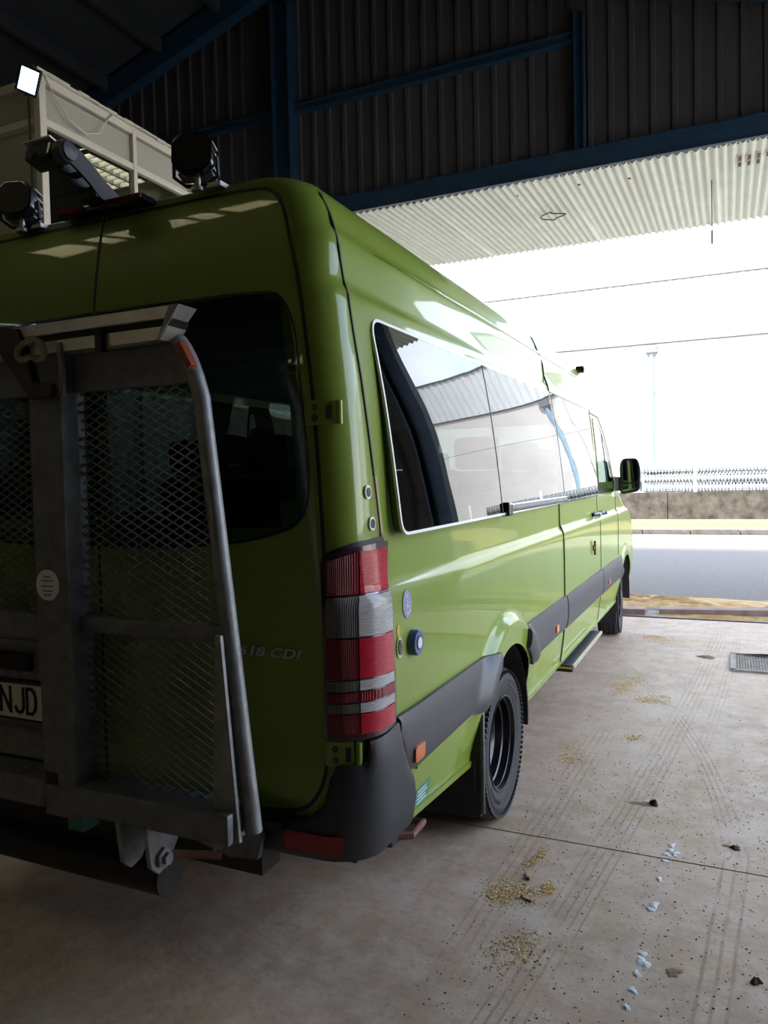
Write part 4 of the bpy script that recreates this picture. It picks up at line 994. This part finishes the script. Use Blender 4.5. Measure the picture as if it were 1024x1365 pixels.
# ---- roof equipment: brake light, camera arm, work lamps
bl = V_(MB().prism([(-.17, .085, 2.536), (.215, .085, 2.538), (.20, .085, 2.566), (-.155, .085, 2.566)], (0, .08, 0)).build('brake_light', 'gloss_black', None, 40, bevel=.008))
for (a, b) in ((.04, .205), (-.16, -.05)): V_(MB().box(((a+b)/2, .082, 2.552), (b-a, .012, .018)).build('brake_lens', 'red_d', None, None, bevel=.004), bl)
def armpts(x): return [(x, .15, 2.56), (x, .08, 2.548), (x, .04, 2.568), (x, .01, 2.59), (x, -.03, 2.612), (x, -.075, 2.632), (x, -.075, 2.684), (x, -.03, 2.682), (x, .02, 2.656), (x, .08, 2.618), (x, .16, 2.582)]
ca = V_(MB().prism(armpts(-.012), (.010, 0, 0)).prism(armpts(.052), (.010, 0, 0)).box((.024, .085, 2.572), (.07, .10, .024)).box((.024, .0, 2.622), (.07, .03, .008)).box((.024, .07, 2.602), (.06, .014, .012)).build('camera_arm', 'darksteel', None, 30))
V_(MB().lathe([(.022, 0), (.030, .004), (.030, .012), (.036, .016), (.036, .050), (.028, .056), (.028, .062), (.014, .066), (0, .066)], (.008, -.075, 2.662), (1, 0, 0), 24).build('camera_barrel', 'plastic', None, 30), ca)
V_(MB().box((-.035, -.078, 2.660), (.105, .068, .052), Matrix.Rotation(-.3, 3, 'X')).build('camera_body', 'gloss_black', None, None, bevel=.008), ca)
V_(MB().box((-.035, -.072, 2.692), (.115, .085, .006), Matrix.Rotation(-.3, 3, 'X')).build('camera_visor', 'alu', None, None, bevel=.002), ca)
V_(MB().lathe([(.010, 0), (.010, .008), (.006, .008), (.006, .003)], (-.035, -.112, 2.650), (0, -1, -.3), 14).build('camera_lens', 'black', None, 30), ca)
def work_lamp(x, y, z, yaw, tilt, sc=1.0):
    Rm = Matrix.Rotation(yaw, 3, 'Z') @ Matrix.Rotation(tilt, 3, 'X'); c = Vector((x, y, z+.068*sc))
    def T(p): return c+Rm @ (Vector(p)*sc)
    oc = round_poly([(-.058, -.032), (-.030, -.058), (.030, -.058), (.058, -.032), (.058, .032), (.030, .058), (-.030, .058), (-.058, .032)], .01, 3)
    h = V_(MB().prism([T((a, -.025, b)) for a, b in oc], Rm @ Vector((0, .035*sc, 0))).build('work_lamp', 'gloss_black', None, 30, bevel=.004))
    V_(MB().prism([T((a*.86, -.028, b*.86)) for a, b in oc], Rm @ Vector((0, .006*sc, 0))).build('lamp_lens', 'led', None, None), h)
    for k in range(5): V_(MB().box(T((0, .035, -.045+k*.0225)), (.10*sc, .050*sc, .006*sc), Rm).build('cooling_fin', 'galv', None, None), h)
    V_(MB().tube([T((-.062, .01, 0)), T((-.064, .02, -.05)), T((-.03, .025, -.075)), T((.03, .025, -.075)), T((.064, .02, -.05)), T((.062, .01, 0))], .006*sc, 6).build('lamp_bracket', 'darksteel', None, 30), h)
    V_(MB().lathe([(.022, 0), (.022, .012), (.010, .016), (.010, .05)], (x, y+.015, z-.03), (0, 0, 1), 14).box((x+.04, y+.05, z-.012), (.08, .05, .014)).build('lamp_foot', 'alu', None, 30), h)
    return h
work_lamp(.41, .10, 2.568, .35, -.10, 1.12); work_lamp(-.375, .10, 2.560, .35, -.15, 1.12)

# ---- wheelchair lift folded up behind the doors
YL = -.20
def taper(z): return float(np.interp(z, [.62, .70, 1.20, 1.86, 1.96, 2.02], [.775, .765, .712, .640, .600, .555]))
LF = V_(MB().box((.125, YL-.02, 1.31), (.130, .09, 1.38)).build('tail_lift', 'galv_dark', None, None, bevel=.006))
def L_(o): return adopt(LF, o)
for sg in (1, -1):
    sh = 0 if sg > 0 else .0
    edge = [(sg*taper(z), YL, z) for z in (.66, .95, 1.25, 1.6, 1.84, 1.90, 1.94, 1.975, 2.0)]
    L_(MB().tube(edge, .024, 12).build('edge_tube', 'galv', None, 40))
    xin = .185 if sg > 0 else .065
    def quad(z): return (xin if sg > 0 else xin, sg*(taper(z)-.02))
    L_(MB().prism([(xin, YL-.02, 1.885), (sg*.625, YL-.02, 1.885), (sg*.60, YL-.02, 1.955), (sg*.565, YL-.02, 1.995), (xin, YL-.02, 1.995)], (0, .03, 0)).build('top_plate', 'galv_dark', None, None))
    L_(MB().box(((xin+sg*.705)/2, YL-.005, 1.200), (abs(sg*.705-xin), .04, .045)).build('mid_bar', 'galv_dark', None, None, bevel=.006))
    L_(MB().box(((xin+sg*.74)/2, YL-.02, .685), (abs(sg*.74-xin), .11, .085)).build('bottom_beam', 'galv_dark', None, None, bevel=.008))
    L_(MB().prism([(sg*.695, YL-.045, 1.20), (sg*.712, YL-.045, 1.20), (sg*.755, YL-.045, .645), (sg*.665, YL-.045, .605)], (0, .012, 0)).build('side_plate', 'galv', None, None))
    # expanded metal mesh, strand by strand
    for (za, zb) in (((.725, 1.18), (1.22, 1.89)) if sg > 0 else ((1.22, 1.89),)):
        mb = MB(); px, pz = .050, .026; x0, x1 = sorted((xin, sg*.77))
        n = int(((x1-x0)/px+(zb-za)/pz))+2
        for dr in (1, -1):
            for k in range(-int((zb-za)/pz)-2, n+2):
                pts_ = []
                xs0 = x0+k*px
                # line x = xs0 + dr'*(z-za)*px/pz ; clip numerically
                seg = []
                for t in np.linspace(0, 1, 60):
                    z = za+(zb-za)*t; xx_ = (xs0+(z-za)*px/pz) if dr > 0 else (x0+x1-(xs0+(z-za)*px/pz))
                    lim = (xin, taper(z)) if sg > 0 else (-taper(z), xin)
                    if lim[0] <= xx_ <= lim[1]: seg.append((xx_, z))
                if len(seg) > 1:
                    a, b = seg[0], seg[-1]; mb.bar((a[0], YL+.006*dr*.2, a[1]), (b[0], YL+.006*dr*.2, b[1]), .0035, .0055, (0, 1, 0))
        o = mb.build('mesh_panel', 'galv_dark', None, None, fix=False); L_(o)
# aluminium threshold profile along the top
for (z0, z1, xe0, xe1, dy, mm) in ((2.050, 2.082, .600, .632, -.070, 'alu'), (2.030, 2.050, .575, .590, -.052, 'darksteel'), (1.996, 2.030, .560, .590, -.066, 'alu')):
    L_(MB().prism([(-.64, YL+dy, z0), (xe0, YL+dy, z0), (xe1, YL+dy, z1), (-.64, YL+dy, z1)], (0, .075, 0)).build('threshold_profile', mm, None, None))
L_(MB().prism([(.555, YL-.068, 1.996), (.60, YL-.068, 2.04), (.632, YL-.068, 2.082), (.60, YL-.068, 2.082), (.575, YL-.068, 2.03)], (0, -.004, 0)).build('profile_end', 'galv', None, None))
for xx_ in (.36, -.36): L_(MB().box((xx_, YL-.075, 2.01), (.022, .02, .06)).build('latch_pin', 'darksteel', None, None))
L_(MB().prism([(.595, YL-.052, 1.985), (.615, YL-.052, 1.99), (.652, YL-.052, 1.925), (.638, YL-.052, 1.912)], (0, .03, 0)).build('amber_marker', mat('orange_marker', (.25, .045, .018), .4), None, 40, bevel=.005))
# dark arm and rope at the head of the post
arm = [(-.05, 2.085), (.045, 2.075), (.075, 2.02), (.105, 1.915), (.175, 1.905), (.175, 1.868), (.085, 1.865), (.02, 1.95), (-.05, 2.03)]
L_(MB().prism([(a, YL-.085, b) for a, b in arm], (0, .02, 0)).build('latch_arm', 'brown', None, None, bevel=.004))
L_(MB().tube([(.20, YL-.07, 2.02), (.208, YL-.07, 1.95), (.200, YL-.065, 1.87)], .010, 8).build('post_strap', 'galv', None, 40))
rp = [(.112+.04*math.cos(t)+.012*math.cos(3*t), YL-.095-.012*math.sin(2*t), 2.005+.03*math.sin(t)+.01*math.sin(3*t)) for t in np.linspace(0, 4*PI, 50)]
L_(MB().tube(rp, .009, 8).build('rope_knot', 'rope', None, 40))
disc_o = L_(MB().lathe([(.046, 0), (.046, .003), (0, .003)], (.112, YL-.066, 1.318), (0, -1, 0), 32).build('round_plate', 'pale', None, 30))
for k, (wd_, zz_) in enumerate(((.030, 1.33), (.045, 1.318), (.05, 1.302), (.04, 1.288), (.03, 1.276))): L_(MB().box((.112, YL-.0695, zz_+.013), (wd_, .001, .004)).build('plate_print', 'galv_dark', None, None))
L_(MB().box((.095, YL-.064, .735), (.045, .012, .035)).build('post_slot', 'black', None, None))
# hinge plates, torsion tube, buffers
for (xx_, zz_) in ((.36, 0), (.46, 0), (-.36, 0), (-.46, 0)):
    L_(MB().prism([(xx_, YL-.09, .655), (xx_, YL+.06, .655), (xx_, YL+.06, .60), (xx_, YL-.005, .515), (xx_, YL-.045, .505), (xx_, YL-.075, .535)], (.016, 0, 0)).build('hinge_plate', 'galv', None, None, bevel=.003))
L_(MB().lathe([(.03, 0), (.03, .012), (.018, .014), (.018, .026), (0, .026)], (.476, YL-.03, .548), (1, 0, 0), 6).build('hinge_bolt', 'galv', None, None))
L_(MB().tube([(.476, YL+.0, .545), (.60, YL+.08, .525)], .012, 8).build('pivot_rod', 'rust', None, 40))
L_(MB().tube([(-.80, .0, .345), (.30, .0, .345)], .062, 20).build('torsion_tube', 'darksteel', None, 40))
L_(MB().box((0, .06, .46), (1.3, .10, .10)).build('cross_member', 'darksteel', None, None))
L_(MB().box((.105, YL+.04, .585), (.065, .07, .085)).build('rubber_buffer', 'teal', None, None, bevel=.006))
L_(MB().box((.235, -.02, .52), (.07, .05, .09)).build('wooden_block', 'wood', None, None))
L_(MB().prism([(.44, -.02, .60), (.66, -.02, .60), (.672, -.02, .545), (.655, -.02, .475), (.55, -.02, .465), (.44, -.02, .49)], (0, .02, 0)).build('corner_bracket', 'galv_dark', None, None))
# number plate and its housing
np_ = V_(MB().box((-.395, -.085, .885), (.52, .012, .115)).build('number_plate', 'plate', None, None, bevel=.002))
V_(MB().box((-.395, -.076, .885), (.54, .012, .135)).build('plate_holder', 'black', None, None), np_)
def strokes(paths, th, y, m, nm, parent):
    mb = MB()
    for P in paths:
        for a, b in zip(P[:-1], P[1:]):
            a, b = Vector((a[0], y, a[1])), Vector((b[0], y, b[1])); e = (b-a).normalized()*th*.35
            mb.bar(a-e, b+e, .003, th, (0, 0, 1) if abs((b-a).normalized().z) < .9 else (1, 0, 0)) if False else mb.prism([a-e+Vector((e.z, 0, -e.x)).normalized()*th/2, b+e+Vector((e.z, 0, -e.x)).normalized()*th/2, b+e-Vector((e.z, 0, -e.x)).normalized()*th/2, a-e-Vector((e.z, 0, -e.x)).normalized()*th/2], (0, -.002, 0))
    return V_(mb.build(nm, m, None, None), parent)
LB, LT = .848, .932
strokes([[(-.330, LB), (-.330, LT), (-.284, LB), (-.284, LT)]], .011, -.0915, 'ink', 'plate_letter', np_)
strokes([[(-.222, LT), (-.222, LB+.018), (-.229, LB+.005), (-.241, LB), (-.253, LB+.005), (-.260, LB+.018)]], .011, -.0915, 'ink', 'plate_letter', np_)
strokes([[(-.205, LB), (-.205, LT), (-.182, LT), (-.170, LT-.012), (-.165, LT-.028), (-.165, LB+.028), (-.170, LB+.012), (-.182, LB), (-.205, LB)]], .011, -.0915, 'ink', 'plate_letter', np_)
hb = V_(MB().box((-.30, -.02, 1.02), (.42, .10, .14)).build('lift_control_box', 'galv', None, None, bevel=.01))
V_(MB().box((-.32, -.085, 1.02), (.26, .03, .06)).build('handle_recess', 'black', None, None, bevel=.008), hb)
V_(MB().box((-.36, -.045, .93), (.80, .02, .50)).build('lift_skirt', 'galv', None, None))

# =================================================================== SMALL THINGS ON THE FLOOR
rnd = random.Random(21)
def splash(cx, cy, r, label, seed):
    rr = random.Random(seed); n = 22; ph = [rr.uniform(0, 6.28) for _ in range(3)]; V = [(cx, cy, .0035)]; Fc = []
    for (t, z) in ((.6, .0035), (1, .0)):
        for k in range(n):
            a = 2*PI*k/n; e = 1+.25*math.sin(2*a+ph[0])+.2*math.sin(3*a+ph[1])+.15*math.sin(6*a+ph[2]); V.append((cx+r*t*e*math.cos(a), cy+1.25*r*t*e*math.sin(a), z+.0003))
    Fc = [(0, 1+k, 1+(k+1) % n) for k in range(n)]+[(1+k, 1+n+k, 1+n+(k+1) % n, 1+(k+1) % n) for k in range(n)]
    o = MB().add(V, Fc).build('paint_splash', 'splash', None, 40); tag(o, label, 'paint splash', 'white paint splashes on the floor')
import itertools
for i, (x, y, r, l) in enumerate(((1.716, 1.545, .016, 'far'), (1.712, 1.50, .014, 'far'), (1.735, 1.475, .017, 'far'), (1.700, 1.455, .015, 'near'), (1.697, 1.395, .012, 'near'), (1.690, 1.235, .014, 'near'), (1.688, 1.035, .018, 'near'), (1.678, 1.0, .013, 'near'), (1.679, .715, .014, 'last'), (1.683, .67, .022, 'last'), (1.672, .60, .014, 'last'), (1.668, .515, .014, 'last'), (1.660, .43, .012, 'last'))):
    splash(x, y, r, {'far': 'small white paint splash beyond the floor joint', 'near': 'white paint splash on the floor slab just after the joint', 'last': 'flaky white paint splash at the worn end of the trail'}[l], i)
def grains(name, cx, cy, rx, ry, n, label, cat, m='sawdust', seed=1, ang=0.0):
    rr = random.Random(seed); mb = MB(); blobs = [(rr.gauss(0, .35), rr.gauss(0, .35), rr.uniform(.25, .6)) for _ in range(6)]
    for _ in range(n):
        b = rr.choice(blobs); u = b[0]+rr.gauss(0, b[2]*.6); v = b[1]+rr.gauss(0, b[2]*.6); x = cx+rx*u*math.cos(ang)-ry*v*math.sin(ang); y = cy+rx*u*math.sin(ang)+ry*v*math.cos(ang)
        s_ = rr.uniform(.0018, .0045); a = rr.uniform(0, 6.28); el = rr.uniform(1, 2.6)
        d = Vector((math.cos(a), math.sin(a), 0)); e = Vector((-d.y, d.x, 0)); c = Vector((x, y, .0004))
        P = [c-d*s_*el, c+e*s_*.7, c+d*s_*el, c-e*s_*.7, c+Vector((0, 0, s_*.8))]
        mb.add(P, [(0, 1, 4), (1, 2, 4), (2, 3, 4), (3, 0, 4)])
    return tag(mb.build(name, m, None, None), label, cat, kind='stuff')
grains('sawdust_patch', 1.155, .885, .085, .13, 900, 'thick sawdust patch on floor beside small metal screw', 'sawdust', seed=11)
grains('sawdust_patch', 1.20, 1.20, .035, .13, 300, 'thin sawdust streak beside the pale wood chip', 'sawdust', seed=12, ang=-.2)
grains('sawdust_patch', 1.30, .98, .045, .07, 220, 'faint small sawdust patch near the metal screw', 'sawdust', seed=13)
grains('sawdust_patch', 1.20, 4.15, .16, .45, 900, 'ochre crumb patch on floor beside the van side step', 'sawdust', seed=14)
grains('sawdust_patch', 1.40, 3.75, .20, .14, 500, 'ochre crumb patch farther from the van side step', 'sawdust', seed=15)
grains('sawdust_patch', 1.30, 5.9, .30, .25, 900, 'ochre crumb patch near the van front wheel', 'sawdust', seed=16)
grains('sawdust_patch', 1.12, 2.45, .10, .30, 500, 'ochre crumb streak beside the van rear wheel', 'sawdust', seed=17)
grains('sawdust_patch', 1.28, .55, .14, .16, 350, 'sparse ochre crumbs at the near end of the floor', 'sawdust', seed=18)
grains('sawdust_patch', 1.42, 2.9, .10, .10, 160, 'small ochre crumb spot in the middle of the floor', 'sawdust', seed=19)
mound('dirt_clod', 1.61, 1.95, .022, .022, .022, 'dirt', 'dark brown dirt clod on a smear of mud', 'dirt', 17, 5, 14)
mound('mud_smear', 1.555, 1.94, .055, .035, .003, 'mud', 'brown mud smear beside the dark dirt clod', 'mud', 18, 5, 20)
mound('leaf', 1.965, 1.62, .028, .020, .010, 'dirt', 'dark curled leaf on floor near the joint', 'leaf', 19, 5, 16)
mound('mud_smear', 1.93, 1.63, .02, .015, .002, 'mud', 'small ochre mud smear beside the curled leaf', 'mud', 20, 5, 16)
mound('dirt_clod', 2.02, .70, .02, .016, .014, 'dirt', 'dark flat dirt clod on the nearest slab', 'dirt', 22, 5, 14)
mound('mud_smear', 1.78, .655, .03, .03, .003, 'mud', 'brown mud smear beside the flaky paint trail', 'mud', 23, 5, 16)
mound('mud_smear', 1.76, 5.25, .10, .05, .012, 'mud', 'brown mud patch in front of the floor grate', 'mud', 24, 5, 16)
wc = thing('wood_chip', 'pale wood chip with dark end lying on the floor', 'wood chip', (1.205, 1.06, .006))
adopt(wc, MB().box((1.205, 1.06, .006), (.010, .045, .010), Matrix.Rotation(.3, 3, 'Z')).build('chip', 'wood', None, None, bevel=.001))
adopt(wc, MB().box((1.212, 1.036, .006), (.011, .012, .011), Matrix.Rotation(.3, 3, 'Z')).build('burnt_end', 'dirt', None, None))
sw = thing('screw', 'small dark metal screw lying beside thick sawdust patch', 'screw', (1.25, .89, .004))
adopt(sw, MB().tube([(1.225, .895, .004), (1.262, .88, .004)], .0028, 8).build('shank', 'darksteel', None, 30))
adopt(sw, MB().lathe([(.007, 0), (.007, .003), (.003, .004)], (1.223, .896, .006), (-1, .3, 0), 10).build('head', 'darksteel', None, 30))
# fine grit, uncountable
mb = MB()
for _ in range(5200):
    x = rnd.uniform(1.03, 3.2); y = rnd.uniform(-.6, 6.9)
    if rnd.random() < .55: y = rnd.uniform(.2, 2.6)
    s = rnd.choice((.0014, .002, .002, .0026, .0036))*rnd.uniform(.7, 1.3); a = rnd.uniform(0, 6.28)
    P = [(x+s*math.cos(a+k*1.2566)*rnd.uniform(.7, 1.4), y+s*math.sin(a+k*1.2566)*rnd.uniform(.7, 1.4), .0002) for k in range(5)]+[(x, y, s*.9)]
    mb.add(P, [(k, (k+1) % 5, 5) for k in range(5)])
tag(mb.build('floor_grit', 'dirt', None, None), 'scattered dark grit and crumbs over the concrete floor', 'grit', kind='stuff')
# floor grate
gr = thing('floor_grate', 'metal floor grate with raised dark rim near the doorway', 'grate', (2.5, 5.12, 0))
gm = MB()
for (c, d) in (((2.5, 4.82, .008), (1.1, .04, .02)), ((2.5, 5.43, .008), (1.1, .04, .02)), ((1.97, 5.12, .008), (.04, .62, .02)), ((3.03, 5.12, .008), (.04, .62, .02))): gm.box(c, d)
adopt(gr, gm.build('grate_frame', 'grate', None, None))
adopt(gr, MB().box((2.5, 5.12, .0025), (1.04, .6, .004)).build('grate_pit', 'floor', None, None))
mb = MB()
for k in range(50): mb.box((1.99+k*.0208, 5.12, .0065), (.009, .58, .005))
for k in range(14): mb.box((2.5, 4.86+k*.042, .0065), (1.02, .010, .005))
gb = mb.build('grate_bars', 'grate', None, None); gb['kind'] = 'stuff'; adopt(gr, gb)
adopt(gr, MB().prism([(2.05, 5.40, .018), (3.0, 5.40, .018), (3.0, 5.36, .05), (2.20, 5.37, .035)], (0, .02, 0)).build('lifted_edge', 'darksteel', None, None))
